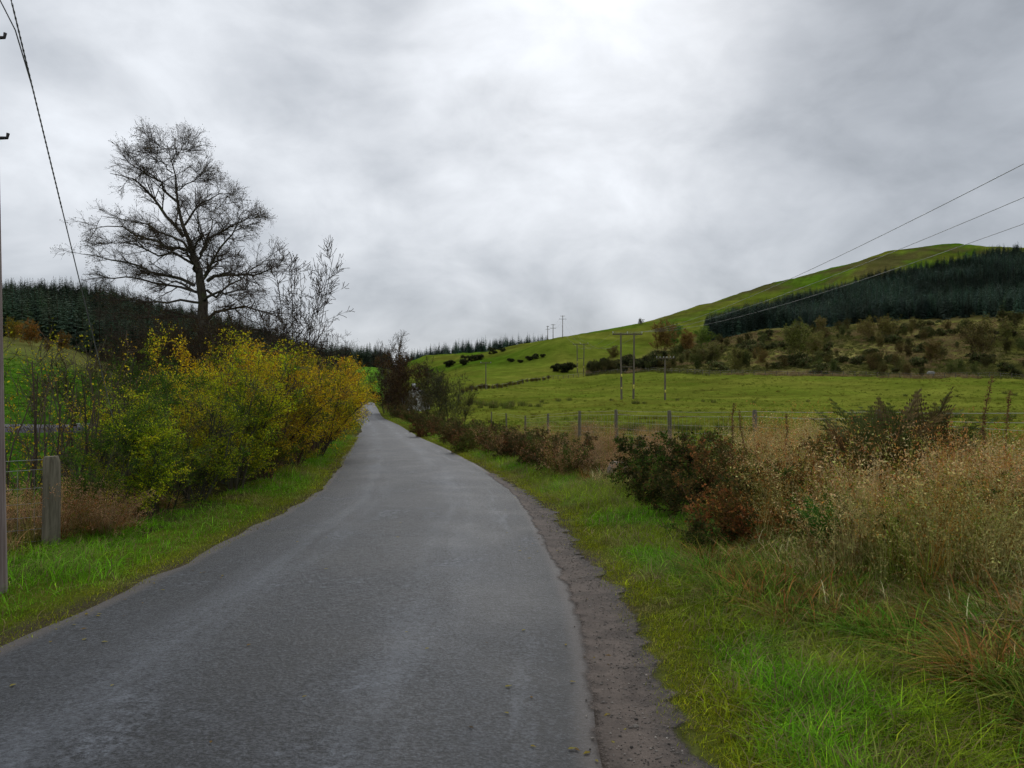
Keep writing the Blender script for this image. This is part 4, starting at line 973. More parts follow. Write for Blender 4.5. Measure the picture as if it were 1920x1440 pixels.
def scrub(px, py, hpx, lab, ti, v, name='willow_bush', grp=None):
    X, d, z = hitp(px, py); s = hpx/F*d/5.0
    ti = tuple(c_*1.45 for c_ in ti)
    plant(name, [('stems', SCRUB[v][0]), ('foliage', SCRUB[v][1])], (X, d, z), px*.3, (s*1.25, s*1.1, s), lab, 'bush' if name == 'willow_bush' else 'tree', grp, ti)
for px, py, hp, lab, ti, v, nm_ in [
    (1240, 664, 56, 'rusty orange larch standing at the corner of the scrub', (1.15, .85, .65), 0, 'larch_tree'), (1263, 652, 46, 'narrow green tree right beside the rusty larch', (.55, 1.15, .6), 1, 'larch_tree'),
    (1288, 664, 40, 'low rust-red tree between the green tree and the plantation', (1.15, .75, .6), 0, 'larch_tree'), (1318, 650, 36, 'yellow-green tree at the near corner of the plantation', (.8, 1.25, .6), 1, 'larch_tree'),
    (1490, 676, 66, 'largest olive willow in the scrub below the plantation', (.85, 1, .7), 0, 'willow_bush'), (1525, 672, 46, 'olive willow leaning on the largest one', (1, 1, .8), 1, 'willow_bush'), (1540, 625, 28, 'small pale willow right under the plantation edge', (1.1, 1, .9), 0, 'willow_bush'),
    (1625, 640, 40, 'grey-brown willow, first of a pair under the plantation', (1.1, 1, .85), 1, 'willow_bush'), (1660, 640, 42, 'grey-brown willow, second of a pair under the plantation', (1.05, 1.02, .8), 0, 'willow_bush'),
    (1835, 672, 70, 'bare spreading tree in the scrub by the tawny slope', (.75, .7, .65), 1, 'scrub_tree'), (1750, 682, 40, 'brown scrub bush beside the bare spreading tree', (.9, .75, .65), 0, 'willow_bush'), (1390, 690, 34, 'olive bush just above the far field fence', (.9, .95, .75), 1, 'willow_bush'),
    (1340, 686, 40, 'grey-green bush above the far field fence, beside the olive one', (.85, .9, .75), 0, 'willow_bush'), (1430, 686, 30, 'low brown bush in the scrub below the largest willow', (1, .8, .7), 1, 'willow_bush'), (1885, 640, 34, 'olive bush under the plantation at its far end', (.85, .95, .7), 0, 'willow_bush'),
    (1200, 611, 12, 'lone dark tree on the skyline of the green hill', (.5, .5, .5), 0, 'lone_tree'), (1150, 676, 26, 'brown bush at the edge of the scrub behind the gorse', (.8, .7, .6), 1, 'willow_bush'),
    (60, 652, 44, 'orange-brown birch at the foot of the wooded hill', (1.4, .8, .5), 0, 'birch_tree'), (28, 640, 40, 'yellow-green birch beside the pole at the foot of the wooded hill', (1.2, 1, .4), 1, 'birch_tree'), (120, 660, 34, 'dull brown bush at the foot of the wooded hill', (.9, .6, .45), 0, 'willow_bush'),
    (90, 660, 22, 'low brown bush on the tawny slope at the forest foot', (1, .7, .5), 1, 'willow_bush'), (680, 744, 9, 'low brown hedge bush past the end of the lane', (.9, .8, .6), 0, 'willow_bush'), (700, 744, 10, 'dark low hedge bush at the bend of the lane', (.6, .6, .5), 1, 'willow_bush')]:
    scrub(px, py, hp, lab, ti, v, nm_)
rng = np.random.default_rng(89)
for k in range(160):
    px = rng.uniform(1110, 1925); lo = np.interp(px, FB_X, FB_D)+4; hi = np.interp(px, [1100, 1200, 1320, 1450, 1930], [250, 262, 326, 322, 298])-4; d = lo+(hi-lo)*rng.random()
    X = (px-960)/F*d
    g_ = rng.uniform(.55, 1.15); ti = (g_*rng.uniform(.8, 1.1), g_*rng.uniform(.9, 1.15), g_*.85)
    plant('scrub_bush', [('stems', SCRUB[k % 2][0]), ('foliage', SCRUB[k % 2][1])], (X, d, gz(X, d)), k*1.1, rng.uniform(.3, .85), 'small dull bush scattered through the scrub below the plantation', 'bush', 'small bushes in the scrub', ti)
# tawny rough grass of the scrub slope
n = 14000
rng = np.random.default_rng(90)
px = rng.uniform(1100, 1990, n); lo = np.interp(px, FB_X, FB_D)-2; hi = np.interp(px, [1100, 1200, 1320, 1450, 1930], [262, 275, 330, 325, 300]); d = lo+(hi-lo)*rng.random(n); X = (px-960)/F*d
pn = (fbm(X/14, d/14, 15)+.22*np.exp(-((px-1720)/110)**2-((d-250)/32)**2))[:, None]
tint = np.where(pn > .55, np.array([.30, .22, .10]), np.array([.13, .14, .035]))*rng.uniform(.6, 1.25, n)[:, None]
geo_scatter('rough_grass', PAST, np.stack([X, d, ground_z(X, d)], 1), rng.uniform(0, 6.28, n), rng.uniform(1.6, 3.2, n), rng.integers(0, 3, n), tint, 'tawny rough grass on the scrub slope below the plantation', 'grass')
# rushes in the field
RUSH = []
for s in range(3):
    rg = np.random.default_rng(600+s); nn_ = 150; a = rg.uniform(0, 6.28, nn_); rr = .42*np.sqrt(rg.random(nn_)); mb = MB()
    mb.blades(np.stack([np.cos(a)*rr, np.sin(a)*rr, np.full(nn_, -.03)], 1), a+rg.normal(size=nn_)*.5, .75*rg.uniform(.5, 1.1, nn_), np.abs(rg.normal(.28, .2, nn_)), .022, colvar(rg, nn_, (0.095, 0.125, 0.022), .35, (0.22, 0.18, 0.07), .25), 2)
    RUSH.append(mb.mesh('rush_blades', M_leaf))
rp = [(884+i*6.2, 762+(i % 3)-1, 1.0) for i in range(15)]+[(975, 763, .9), (990, 763, .9), (999, 764, .8), (1108, 805, .62), (1116, 807, .7), (1126, 806, .6), (1025, 757, .7), (1046, 756, .7), (1064, 757, .7), (1152, 754, .7), (1176, 754, .7), (1200, 755, .7), (1218, 754, .7), (1270, 754, .6), (1322, 754, .7), (1346, 755, .7)]
rp += [(1172+i*8.5, 808+(i*7 % 3), .62) for i in range(10)]+[(1262+i*13, 806+(i*5 % 4), .6) for i in range(18)]+[(1640+i*17, 786+(i*5 % 3), .72) for i in range(16)]+[(1690, 742, .8), (1720, 741, .8), (1745, 745, .8), (1780, 743, .8), (1880, 740, .8), (1905, 741, .8), (1420, 757, .7), (1520, 753, .7)]
rj = np.random.default_rng(66)
for i, (px, py, s) in enumerate(rp):
    s *= rj.uniform(.6, 1.25); o = link('rush_clump', RUSH[i % 3], None, hitp(px+rj.normal()*9, py+rj.normal()*2.2)); o.scale = (s*1.2, s*1.2, s); o.rotation_euler = (0, 0, i*.9); tag(o, 'dark green clump of rushes in the pasture', 'rushes', 'rush clumps in the pasture')
# ------------------------------------------------------------------ tall dry growth on the near bank
def hairgrass(seed, n, h, pan=16):
    """tufted grass with drooping seed heads"""
    rng = np.random.default_rng(seed); mb = MB()
    a = rng.uniform(0, 6.28, n); rr = .11*np.sqrt(rng.random(n)); root = np.stack([np.cos(a)*rr, np.sin(a)*rr, np.full(n, -.03)], 1)
    ang = a+rng.normal(size=n)*.7
    hh = h*rng.uniform(.55, 1.1, n); lean = np.abs(rng.normal(.45, .3, n))
    straw = np.array([1.0, 1.0, 1.0])
    mb.blades(root, ang, hh, lean, .0055, colvar(rng, n, straw, .2), 4, .08)
    m = int(n*1.3); a2 = rng.uniform(0, 6.28, m); rr = .12*np.sqrt(rng.random(m))
    mb.blades(np.stack([np.cos(a2)*rr, np.sin(a2)*rr, np.full(m, -.03)], 1), a2+rng.normal(size=m)*.6, h*.55*rng.uniform(.5, 1.2, m), np.abs(rng.normal(.9, .35, m)), .008, colvar(rng, m, (.75, .85, .6), .25, (.35, .62, .18), .35), 4, .3)
    # seed heads
    t = rng.uniform(.70, 1.02, (n, pan)); tt = t.ravel(); k = np.repeat(np.arange(n), pan)
    out_ = tt**1.7*lean[k]*hh[k]; zz = hh[k]*(tt*np.sqrt(np.maximum(.05, 1-.5*np.minimum(lean[k], 1.2)**2))-.08*tt**3)
    c = root[k]+np.stack([np.cos(ang[k])*out_, np.sin(ang[k])*out_, zz], 1)+rng.normal(size=(len(k), 3))*np.array([.022, .022, .016])
    mb.leaves(c, rng.uniform(.012, .034, len(c)), rng, colvar(rng, len(c), (1.15, 1.0, .95), .25), .35, -.6)
    return mb.mesh('seed_grass', M_leaf_i)
def patch(name, kind, seed, m, rad, h, tints, tw):
    """a patch of several tufts with their own tones, as one mesh"""
    rng = np.random.default_rng(seed); mb = MB()
    for q in range(m):
        a = rng.uniform(0, 6.28); r = rad*math.sqrt(rng.random()); c0 = np.array([math.cos(a)*r, math.sin(a)*r, 0])
        base = np.array(tints[rng.choice(len(tints), p=np.array(tw)/sum(tw))])*rng.uniform(.7, 1.2); s = rng.uniform(.65, 1.1)
        if kind == 'seed': tuft_seed(mb, rng, c0, 26, h*s, base)
        else: tuft_bent(mb, rng, c0, 110, h*s, base)
    return mb.mesh(name, M_leaf_i)
def tuft_bent(mb, rng, c0, n, h, base):
    a = rng.uniform(0, 6.28, n); rr = .11*np.sqrt(rng.random(n)); main = rng.uniform(0, 6.28)
    root = np.stack([np.cos(a)*rr, np.sin(a)*rr, np.full(n, -.03)], 1)+c0
    mb.blades(root, np.where(rng.random(n) < .5, a, main+rng.normal(size=n)*.6), h*rng.uniform(.4, 1.1, n), np.abs(rng.normal(.85, .3, n)), .0078*rng.uniform(.5, 1.3, n), colvar(rng, n, base, .38, base*np.array([.45, .8, .4]), .35), 4, np.abs(rng.normal(.34, .12, n)))
def tuft_seed(mb, rng, c0, n, h, base, pan=15):
    a = rng.uniform(0, 6.28, n); rr = .10*np.sqrt(rng.random(n)); root = np.stack([np.cos(a)*rr, np.sin(a)*rr, np.full(n, -.03)], 1)+c0
    ang = a+rng.normal(size=n)*.7; hh = h*rng.uniform(.55, 1.1, n); lean = np.abs(rng.normal(.5, .3, n))
    mb.blades(root, ang, hh, lean, .005, colvar(rng, n, base, .2), 3, .08)
    tuft_bent(mb, rng, c0, 26, h*.6, base*np.array([.75, .85, .6]))
    t = rng.uniform(.68, 1.02, (n, pan)); tt = t.ravel(); k = np.repeat(np.arange(n), pan)
    out_ = tt**1.7*lean[k]*hh[k]; zz = hh[k]*(tt*np.sqrt(np.maximum(.05, 1-.5*np.minimum(lean[k], 1.2)**2))-.08*tt**3)
    c = root[k]+np.stack([np.cos(ang[k])*out_, np.sin(ang[k])*out_, zz], 1)+rng.normal(size=(len(k), 3))*np.array([.024, .024, .016])
    mb.leaves(c, rng.uniform(.012, .034, len(c)), rng, colvar(rng, len(c), base*np.array([1.12, 1.05, 1.0]), .28), .35, -.6)
STRAW, PALE, RUST, OLIVE, GRN = (.40, .29, .12), (.50, .40, .20), (.34, .165, .05), (.22, .24, .045), (.12, .23, .022)
HAIR = [patch('seed_patch', 'seed', 700+i, 8, .38, 1.0, [STRAW, PALE, RUST, OLIVE], [4, 5, 1.8, 1.6]) for i in range(4)]
TUSS = [patch('tussock_patch', 'bent', 720+i, 8, .34, .40, [STRAW, RUST, OLIVE, GRN, PALE], w) for i, w in enumerate(([4, 4, 3, 1, 1.5], [4, 6, 1.2, .3, 1.5], [3, 3, 4, 2, .6]))]
rng = np.random.default_rng(720)
def bank_pts(n, f, gap):
    pts = []; tries = 0
    while len(pts) < n and tries < 60000:
        tries += 1
        y = 3.0*math.exp(rng.random()*math.log(15.5/3.0)); e = rng.uniform(-.35, 3.7); x = float(R_edge(y))+float(front(y))+e
        px = 960+F*x/y
        if px > 2100 or rng.random() > f(px, y, e): continue
        if any((x-a[0])**2+(y-a[1])**2 < gap**2 for a in pts): continue
        pts.append((x, y, px, e))
    return np.array(pts)
def dens_hair(px, y, e):
    if px < 1400 or e < .45 or y < 5.2: return 0.0
    if px < 1520: return .35
    return 1.0
p = bank_pts(100, dens_hair, .30); n = len(p)
geo_scatter('seeding_grass', HAIR, np.stack([p[:, 0], p[:, 1], ground_z(p[:, 0], p[:, 1])], 1), rng.uniform(0, 6.28, n), rng.uniform(.62, 1.14, n), rng.integers(0, 4, n), rng.uniform(.95, 1.5, (n, 1))*np.where(fbm(p[:, 0]*1.3, p[:, 1]*1.3, 27)[:, None] > .5, np.array([1, 1, 1]), np.array([.72, .85, .62])), 'tall straw-coloured seeding grass on the bank', 'grass', rng.normal(0, .08, (n, 2)))
def dens_tuss(px, y, e):
    if px < 1380: return .10 if y > 12 else 0.0
    return 1.0 if e < 1.1 else .6
p = bank_pts(330, dens_tuss, .19); n = len(p)
pick = np.where(p[:, 3] < .05, 2, np.where(fbm(p[:, 0]*.9+4, p[:, 1]*.9, 23)+(p[:, 2]-1650)/900 > .55, 1, rng.integers(0, 2, n)))
geo_scatter('tussock_grass', TUSS, np.stack([p[:, 0], p[:, 1], ground_z(p[:, 0], p[:, 1])-.05], 1), rng.uniform(0, 6.28, n), rng.uniform(.75, 1.25, n), pick, rng.uniform(.9, 1.35, (n, 1))*np.ones(3), 'matted brown and green tussock grass at the foot of the bank', 'grass', rng.normal(0, .05, (n, 2)))
# dry grass between the hedge and the field fence, and around the fence post on the left
pts = []
for _ in range(130):
    px = rng.uniform(860, 1280); d = rng.uniform(13, 30); x = (px-960)/F*d; ex = x-float(R_edge(d))
    if float(front(d))+.2 < ex < 6.0: pts.append((x, d))
for _ in range(16):
    y = rng.uniform(7.8, 12.5); e = rng.uniform(1.5, 2.2) if y > 9 else rng.uniform(1.8, 2.5); pts.append((float(L_edge(y))-e, y))
p = np.array(pts); n = len(p); tint = np.array([1.05, .88, .95])*rng.uniform(.7, 1.1, n)[:, None]
geo_scatter('dry_grass', TUSS+HAIR[:1], np.stack([p[:, 0], p[:, 1], ground_z(p[:, 0], p[:, 1])], 1), rng.uniform(0, 6.28, n), rng.uniform(.6, 1.0, n), np.array([0, 1, 1, 3])[rng.integers(0, 4, n)], tint, 'pale dry grass among the hedge and fence feet', 'grass', rng.normal(0, .1, (n, 2)))

# ferns
def fern_mesh(seed, nf=15, L=1.45):
    rng = np.random.default_rng(seed); mb = MB()
    for f in range(nf):
        a = f*6.28/nf+rng.normal()*.3; Lf = L*rng.uniform(.7, 1.1); lean = rng.uniform(.25, .75)
        K = 24; s = np.linspace(0, 1, K); d = np.array([math.cos(a), math.sin(a), 0]); sd = np.array([-math.sin(a), math.cos(a), 0])
        sp = d[None]*(s**1.6*lean*Lf)[:, None]; sp[:, 2] = Lf*(s*.95-.25*lean*s**2.5)
        bc = np.array([0.11, 0.08, 0.034])*rng.uniform(.6, 1.3)
        if rng.random() < .45: bc = np.array([0.075, 0.09, 0.026])*rng.uniform(.7, 1.2)
        mb.tubes(sp[::4], np.linspace(.006, .002, len(sp[::4])), 3, bc*.8)
        tan = nrm(np.gradient(sp, axis=0)); nn = nrm(np.cross(tan, sd))
        vs, cs = [], []
        for k in range(4, K):
            w = .20*Lf*math.sin(min(1, (1-s[k])*1.6)*1.45)*min(1, (s[k]-.08)*4)
            for sg in (-1, 1):
                o = sp[k]; ax = nrm(sd*sg+tan[k]*.35-nn[k]*rng.uniform(-.1, .35)); bw = Lf*.034
                for j in range(4):           # toothed leaflets along the pinna
                    p0 = o+ax*w*j/4; p1 = o+ax*w*(j+1)/4; wj = bw*(1-.2*j)
                    vs += [p0, p1, p0*.4+p1*.6+tan[k]*wj, p0, p1, p0*.4+p1*.6-tan[k]*wj]
                    c = bc*rng.uniform(.7, 1.35); cs += [c]*6
        mb.add(np.array(vs), np.arange(len(vs)).reshape(-1, 3), None, np.array(cs))
    return mb.mesh('fronds', M_leaf)
FERN = [fern_mesh(740+i) for i in range(2)]
for i, (px, d, s, lab, ti) in enumerate([(1655, 8.6, 1.05, 'tallest brown-green fern in front of the hidden fence post', (1, 1, 1)), (1715, 8.9, .98, 'dark fern behind the seeding grass, beside the tallest fern', (.8, .85, .8)), (1610, 8.2, .8, 'drooping brown fern among the straw grass', (1, .85, .8)), (1765, 8.8, .85, 'fern nearest the brown dock stalks', (.85, 1, .8)), (1585, 9.2, .75, 'small brown fern at the near end of the fern patch', (1, .8, .7)), (1690, 7.9, .72, 'low green-brown fern in front of the tallest one', (.8, 1, .8)), (1560, 6.9, .5, 'small bright green fern low among the dry grass', (.8, 1.9, .9))]):
    e = empty('fern', at(px, d), i*1.1, s); tag(e, lab, 'fern', 'ferns on the bank'); o = link('fronds', FERN[i % 2], e); o.color = (*ti, 1)
# dead dock and hogweed stalks
def dock_mesh(seed, h=1.35):
    rng = np.random.default_rng(seed); mb = MB(); K = 7; s = np.linspace(0, 1, K)
    sp = np.stack([.06*s**2*rng.normal()+.02*rng.normal(size=K), .05*s*rng.normal()+.01*rng.normal(size=K), h*s], 1); sp[0, :2] = 0
    mb.tubes(sp, np.linspace(.007, .003, K), 5, (0.19, 0.12, 0.06))
    n = 420; t = rng.uniform(.42, 1, n); c = np.stack([np.interp(t, s, sp[:, k]) for k in range(3)], 1)+rng.normal(size=(n, 3))*np.array([.014, .014, .012])*(1.25-t[:, None]*.5)
    mb.leaves(c, rng.uniform(.010, .022, n), rng, colvar(rng, n, (0.16, 0.085, 0.038), .3), .8)
    return mb.mesh('seed_stalk', M_leaf)
DOCK = [dock_mesh(760+i) for i in range(2)]
for i, (px, d, s, lab) in enumerate([(1838, 7.4, 1.02, 'tallest brown dock stalk standing above the ruined wall'), (1882, 7.9, .92, 'shorter brown dock stalk beside the tallest, over the wall'), (1400, 9.6, .9, 'thin brown stalk rising from the russet briars'), (1365, 10.6, .95, 'thin stalk standing before the second near fence post'), (1475, 9.2, .85, 'leaning brown stalk above the mixed brambles')]):
    e = empty('dock_stalk', at(px, d), i*1.3, s); e.rotation_euler = (random.uniform(-.05, .05), random.uniform(-.04, .08), i*1.3); tag(e, lab, 'plant', 'dead dock stalks'); link('seed_head', DOCK[i % 2], e)

# ------------------------------------------------------------------ pebbles on the shoulder, fallen leaves
def pebble(seed):
    rng = np.random.default_rng(seed); g = (1+5**.5)/2
    v = nrm(np.array([(-1, g, 0), (1, g, 0), (-1, -g, 0), (1, -g, 0), (0, -1, g), (0, 1, g), (0, -1, -g), (0, 1, -g), (g, 0, -1), (g, 0, 1), (-g, 0, -1), (-g, 0, 1)], float))
    v = v*rng.uniform(.75, 1.15, (12, 1))*np.array([1, .8, .55])
    f = [(0, 11, 5), (0, 5, 1), (0, 1, 7), (0, 7, 10), (0, 10, 11), (1, 5, 9), (5, 11, 4), (11, 10, 2), (10, 7, 6), (7, 1, 8), (3, 9, 4), (3, 4, 2), (3, 2, 6), (3, 6, 8), (3, 8, 9), (4, 9, 5), (2, 4, 11), (6, 2, 10), (8, 6, 7), (9, 8, 1)]
    return MB().add(v, f).mesh('pebble', M_pebble)
PEB = [pebble(i) for i in range(3)]
n = 2600; y = 2.6*np.exp(rng.random(n)*math.log(14/2.6)); e = rng.beta(3, 1.6, n)*(sh_w(y)+.14)-.10; x = R_edge(y)+e
z = np.maximum(road_z(y)+.012, ground_z(x, y)+.008)
tint = np.array([.13, .115, .10])*rng.lognormal(0, .45, n)[:, None]
geo_scatter('gravel', PEB, np.stack([x, y, z], 1), rng.uniform(0, 6.28, n), rng.lognormal(math.log(.0042), .45, n), rng.integers(0, 3, n), tint, 'loose grit and small stones on the silty shoulder', 'gravel')
lm = MB().add([[0, 0, .004], [.3, .25, .05], [1, 0, .02], [.35, -.28, .07]], None, [[0, 1, 2, 3]]).mesh('leaf', M_leaf_i)
n = 170; y = 3*np.exp(rng.random(n)*math.log(30/3)); sd_ = rng.random(n) < .55
off = np.abs(rng.normal(0, .35, n)); x = np.where(sd_, L_edge(y)+off, R_edge(y)-off+.15); m_ = rng.random(n) < .18; x = np.where(m_, L_edge(y)+rng.random(n)*3.3, x)
u_ = (x-road_c(y))/road_w(y)*2
z = road_z(y)+.035*(1-np.minimum(1, u_**2))+.010
cols_ = np.array([[.26, .20, .03], [.20, .12, .03], [.09, .06, .03], [.28, .24, .05]])[rng.integers(0, 4, n)]
geo_scatter('fallen_leaves', [lm], np.stack([x, y, z], 1), rng.uniform(0, 6.28, n), rng.uniform(.025, .05, n), np.zeros(n, int), cols_, 'fallen yellow and brown leaves along the lane edges', 'leaves')

# ------------------------------------------------------------------ poles
def obj_tube(name, pts, rad, mat, parent, sides=8, cap=True, smooth=True):
    mb = MB(); mb.tubes(np.asarray(pts, float), np.asarray(rad, float), sides, cap=cap); return link(name, mb.mesh(name, mat, smooth), parent)
def obj_box(name, c, size, mat, parent, rot=None):
    return link(name, MB().box(c, size, rot).mesh(name, mat), parent)
def insulator(parent, c, s=1.0, down=False):
    sg = -1 if down else 1; zz = np.array([0, .06, .07, .12, .13, .2, .21, .26])*s*sg; rr = np.array([.03, .03, .075, .05, .075, .045, .06, .02])*s
    pts = np.stack([np.full(8, c[0]), np.full(8, c[1]), c[2]+zz], 1)
    return obj_tube('insulator', pts, rr, M_porcelain, parent, 8)
# telegraph pole by the camera, with its climbing steps and stay
px0, py0 = -4.235, 6.35
tp = empty('telegraph_pole', (px0, py0, gz(px0, py0))); tag(tp, 'weathered wooden telegraph pole with climbing steps on the verge', 'pole')
obj_tube('pole', [[.07, 0, -.3], [.045, 0, 1.2], [.02, 0, 3.0], [-.015, 0, 5.0], [-.06, 0, 8.2]], [.128, .124, .117, .109, .098], M_pole, tp, 16)
for zz, a in ((3.62, 0.35), (4.42, 0.25), (4.80, .35)):
    cx_ = .045-.02*zz; ca, sa = math.cos(a), math.sin(a)
    pts = [[cx_+ca*.05, sa*.05, zz-.035], [cx_+ca*.15, sa*.15, zz+.005], [cx_+ca*.205, sa*.205, zz+.012], [cx_+ca*.212, sa*.212, zz+.05]]
    obj_tube('step', pts, [.02, .014, .013, .013], M_darksteel, tp, 6)
    obj_tube('step', [[cx_-ca*.05, -sa*.05, zz-.435], [cx_-ca*.15, -sa*.15, zz-.395], [cx_-ca*.205, -sa*.205, zz-.39], [cx_-ca*.212, -sa*.212, zz-.35]], [.02, .014, .013, .013], M_darksteel, tp, 6)
obj_tube('conduit', [[.165, -.065, -.1], [.148, -.06, 1.2], [.13, -.055, 2.1]], [.012]*3, M_galv, tp, 6)
obj_box('number_plate', (.10, -.105, 1.30), (.09, .012, .13), M_plate, tp, .75)
obj_box('band', (.105, -.095, 1.46), (.10, .02, .025), M_galv, tp, .75)
def stay_pt(t): return np.array([-4.10, py0+.1, 5.0])*(1-t)+np.array([-5.22, 11.1, -.1])*t
st_ = empty('stay_wire', tuple(stay_pt(1))); tag(st_, 'steel stay wire slanting from the telegraph pole down into the shrubs', 'wire')
b0 = stay_pt(1)
tt = np.linspace(0.03, 1, 30); obj_tube('strand', np.array([stay_pt(t) for t in tt])-b0, [.0055]*30, M_cable, st_, 5)
tt = np.linspace(0.02, .30, 90)
for ph in (0, 3.14):
    hx = np.array([stay_pt(t)+np.array([math.cos(t*420+ph)*.0055, 0, math.sin(t*420+ph)*.0055]) for t in tt])-b0
    obj_tube('grip_coil', hx, [.0035]*90, M_cable, st_, 4)
obj_tube('grip_loop', np.array([stay_pt(.13), stay_pt(.06)+[-.03, 0, .01], stay_pt(.0)+[-.14, 0, .0]])-b0, [.006]*3, M_cable, st_, 4)

def H_pole(px, d, hp, lab, cross, w_px, brace=True, plates=True, rp=.15, sx=1.0):
    """two-legged pole with a crossarm and three insulators"""
    X, Y, z = at(px, d); e = empty('double_pole', (X, Y, z)); tag(e, lab, 'pole')
    hw = w_px/2/F*d; ca = cross/2/F*d; h = hp/F*d
    for s in (-1, 1):
        obj_tube('pole', [[s*hw*.92, 0, -.6], [s*hw, 0, h*.5], [s*hw*1.04, 0, h]], [rp, rp*.85, rp*.7], M_farpole, e, 8)
        if plates: obj_box('warning_plate', (s*hw*.95, -rp-.02, h*(.20 if s > 0 else .36)), (.2, .03, .42), M_yellow, e); obj_box('warning_plate', (s*hw*.95, -rp-.02, h*.17), (.16, .03, .25), M_yellow, e)
    obj_box('crossarm', (0, .06, h-.15), (ca*2, .16, .2), M_farpole, e)
    if brace: obj_box('brace', (0, 0, h*.49), (hw*2, .10, .12), M_farpole, e)
    tops = []
    for s in (-1, 0, 1):
        insulator(e, (s*ca*.97, .06, h-.06), 1.2*sx); tops.append(np.array([X+s*ca*.97, Y+.06, z+h+.22]))
    return tops
T1 = H_pole(1176.5, 120, 124, 'double wooden electricity pole with crossarm in the middle of the field', 56, 24, rp=.17)
T2 = H_pole(1088.5, 252, 54, 'far double electricity pole in front of the gorse at the field end', 29, 12.5, rp=.17)
def T_pole(px, py, hp, arms, lab, rp=.14, d=None, white=False, plates=False):
    X, Y, z = hitp(px, py) if d is None else at(px, d)
    h = hp/F*Y; e = empty('electricity_pole', (X, Y, z)); tag(e, lab, 'pole')
    obj_tube('pole', [[0, 0, -.6], [0, 0, h*.5], [0, 0, h]], [rp, rp*.85, rp*.7], M_farpole, e, 8)
    tops = []
    for zz, wpx, ni in arms:
        w = wpx/F*Y; obj_box('crossarm', (0, -.12, h-zz), (w, .12, .14), M_farpole, e)
        for k in range(ni):
            xk = (k/(ni-1)-.5)*w*.94; insulator(e, (xk, -.12, h-zz+.06), 0.85 if white else 0.8); tops.append(np.array([X+xk, Y-.12, z+h-zz+.3]))
    if plates: obj_box('warning_plate', (0, -rp-.02, h*.2), (.2, .03, .4), M_yellow, e)
    return tops
S0 = T_pole(1247, 752, 80, [(.15, 34, 6)], 'single electricity pole with white insulators beside the double pole', .16, 118, True, True)
S1 = T_pole(1055, 634, 42, [(.3, 9, 2), (1.6, 14, 3)], 'tallest skyline electricity pole on the green hill', .17)
S2 = T_pole(1037, 637, 29, [(.3, 8, 2), (1.7, 11, 3)], 'middle one of the skyline electricity poles', .17)
S3 = T_pole(1027, 638, 26, [(.3, 5, 2), (1.6, 8, 3)], 'smallest skyline electricity pole, furthest off', .17)
S4 = T_pole(911, 730, 51, [(.2, 20, 2)], 'slim pale T-shaped pole by the field hedge', .13, None, True)
def wire(p, q, sag, lab, grp, r=.012, n=40, name='overhead_wire'):
    t = np.linspace(0, 1, n)[:, None]; pts = p*(1-t)+q*t; pts[:, 2] -= (4*sag*t*(1-t))[:, 0]
    o = obj_tube(name, pts, np.full(n, r), M_cable, None, 5); tag(o, lab, 'wire', grp); return o
# conductors passing over the right of the camera: they sag between the double pole and a pole behind
for k, (xe, sg_, lab) in enumerate(((12.7, 3.5, 'uppermost of the three power lines rising from the double pole'), (15.9, 3.1, 'middle one of the three power lines rising from the double pole'), (19.1, 2.9, 'lowest of the three power lines rising from the double pole'))):
    wire(T1[k], np.array([xe, -26.0, 10.5]), sg_, lab, 'near power lines', .011, 60)
for k in range(3):
    wire(T1[k], T2[k], 2.2, 'thin power line between the two double poles', 'lines between the double poles', .012, 24)
    wire(T2[k], S1[min(k, 2)+2], 2.0, 'thin power line from the far double pole up to the skyline', 'lines up to the skyline', .012, 16)
    wire(S1[k+2], S2[k+2], 1.5, 'thin power line between the skyline poles', 'lines between the skyline poles', .014, 12)

# ------------------------------------------------------------------ fences
def ragged_post(parent, loc, h, w, lean=(0, 0), mat=None):
    rng = np.random.default_rng(int(abs(loc[0]*1000+loc[1]*77)) % 99999)
    zz = np.array([-.3, h*.3, h*.65, h*.93, h]); r = w/2*np.array([1.04, 1.0, .98, .95, .80])
    pts = np.stack([lean[0]*zz+rng.normal(size=5)*w*.03, lean[1]*zz+rng.normal(size=5)*w*.03, zz], 1)
    o = obj_tube('post', pts, r, mat or M_post, parent, 9); o.location = loc
    return o
def netting(parent, A, B, zA, zB, h, step, r=.0022, sag=.01):
    """woven stock netting between two points, joined as one part"""
    mb = MB(); A = np.asarray(A, float); B = np.asarray(B, float); n = max(2, int(np.linalg.norm(B[:2]-A[:2])/step))
    for k in range(n+1):
        t = k/n; p = A*(1-t)+B*t
        mb.tubes(np.array([[p[0], p[1], p[2]+.06], [p[0], p[1], p[2]+h]]), [r*.8, r*.8], 3)
    o = link('netting', mb.mesh('netting', M_galv), parent); o['kind'] = 'stuff'
    for f in (.06, .22, .38, .56, .76, 1.0):
        t = np.linspace(0, 1, 6)[:, None]; pts = A*(1-t)+B*t; pts[:, 2] += h*f-(4*sag*t*(1-t))[:, 0]
        obj_tube('wire', pts, np.full(6, r), M_galv, parent, 4)
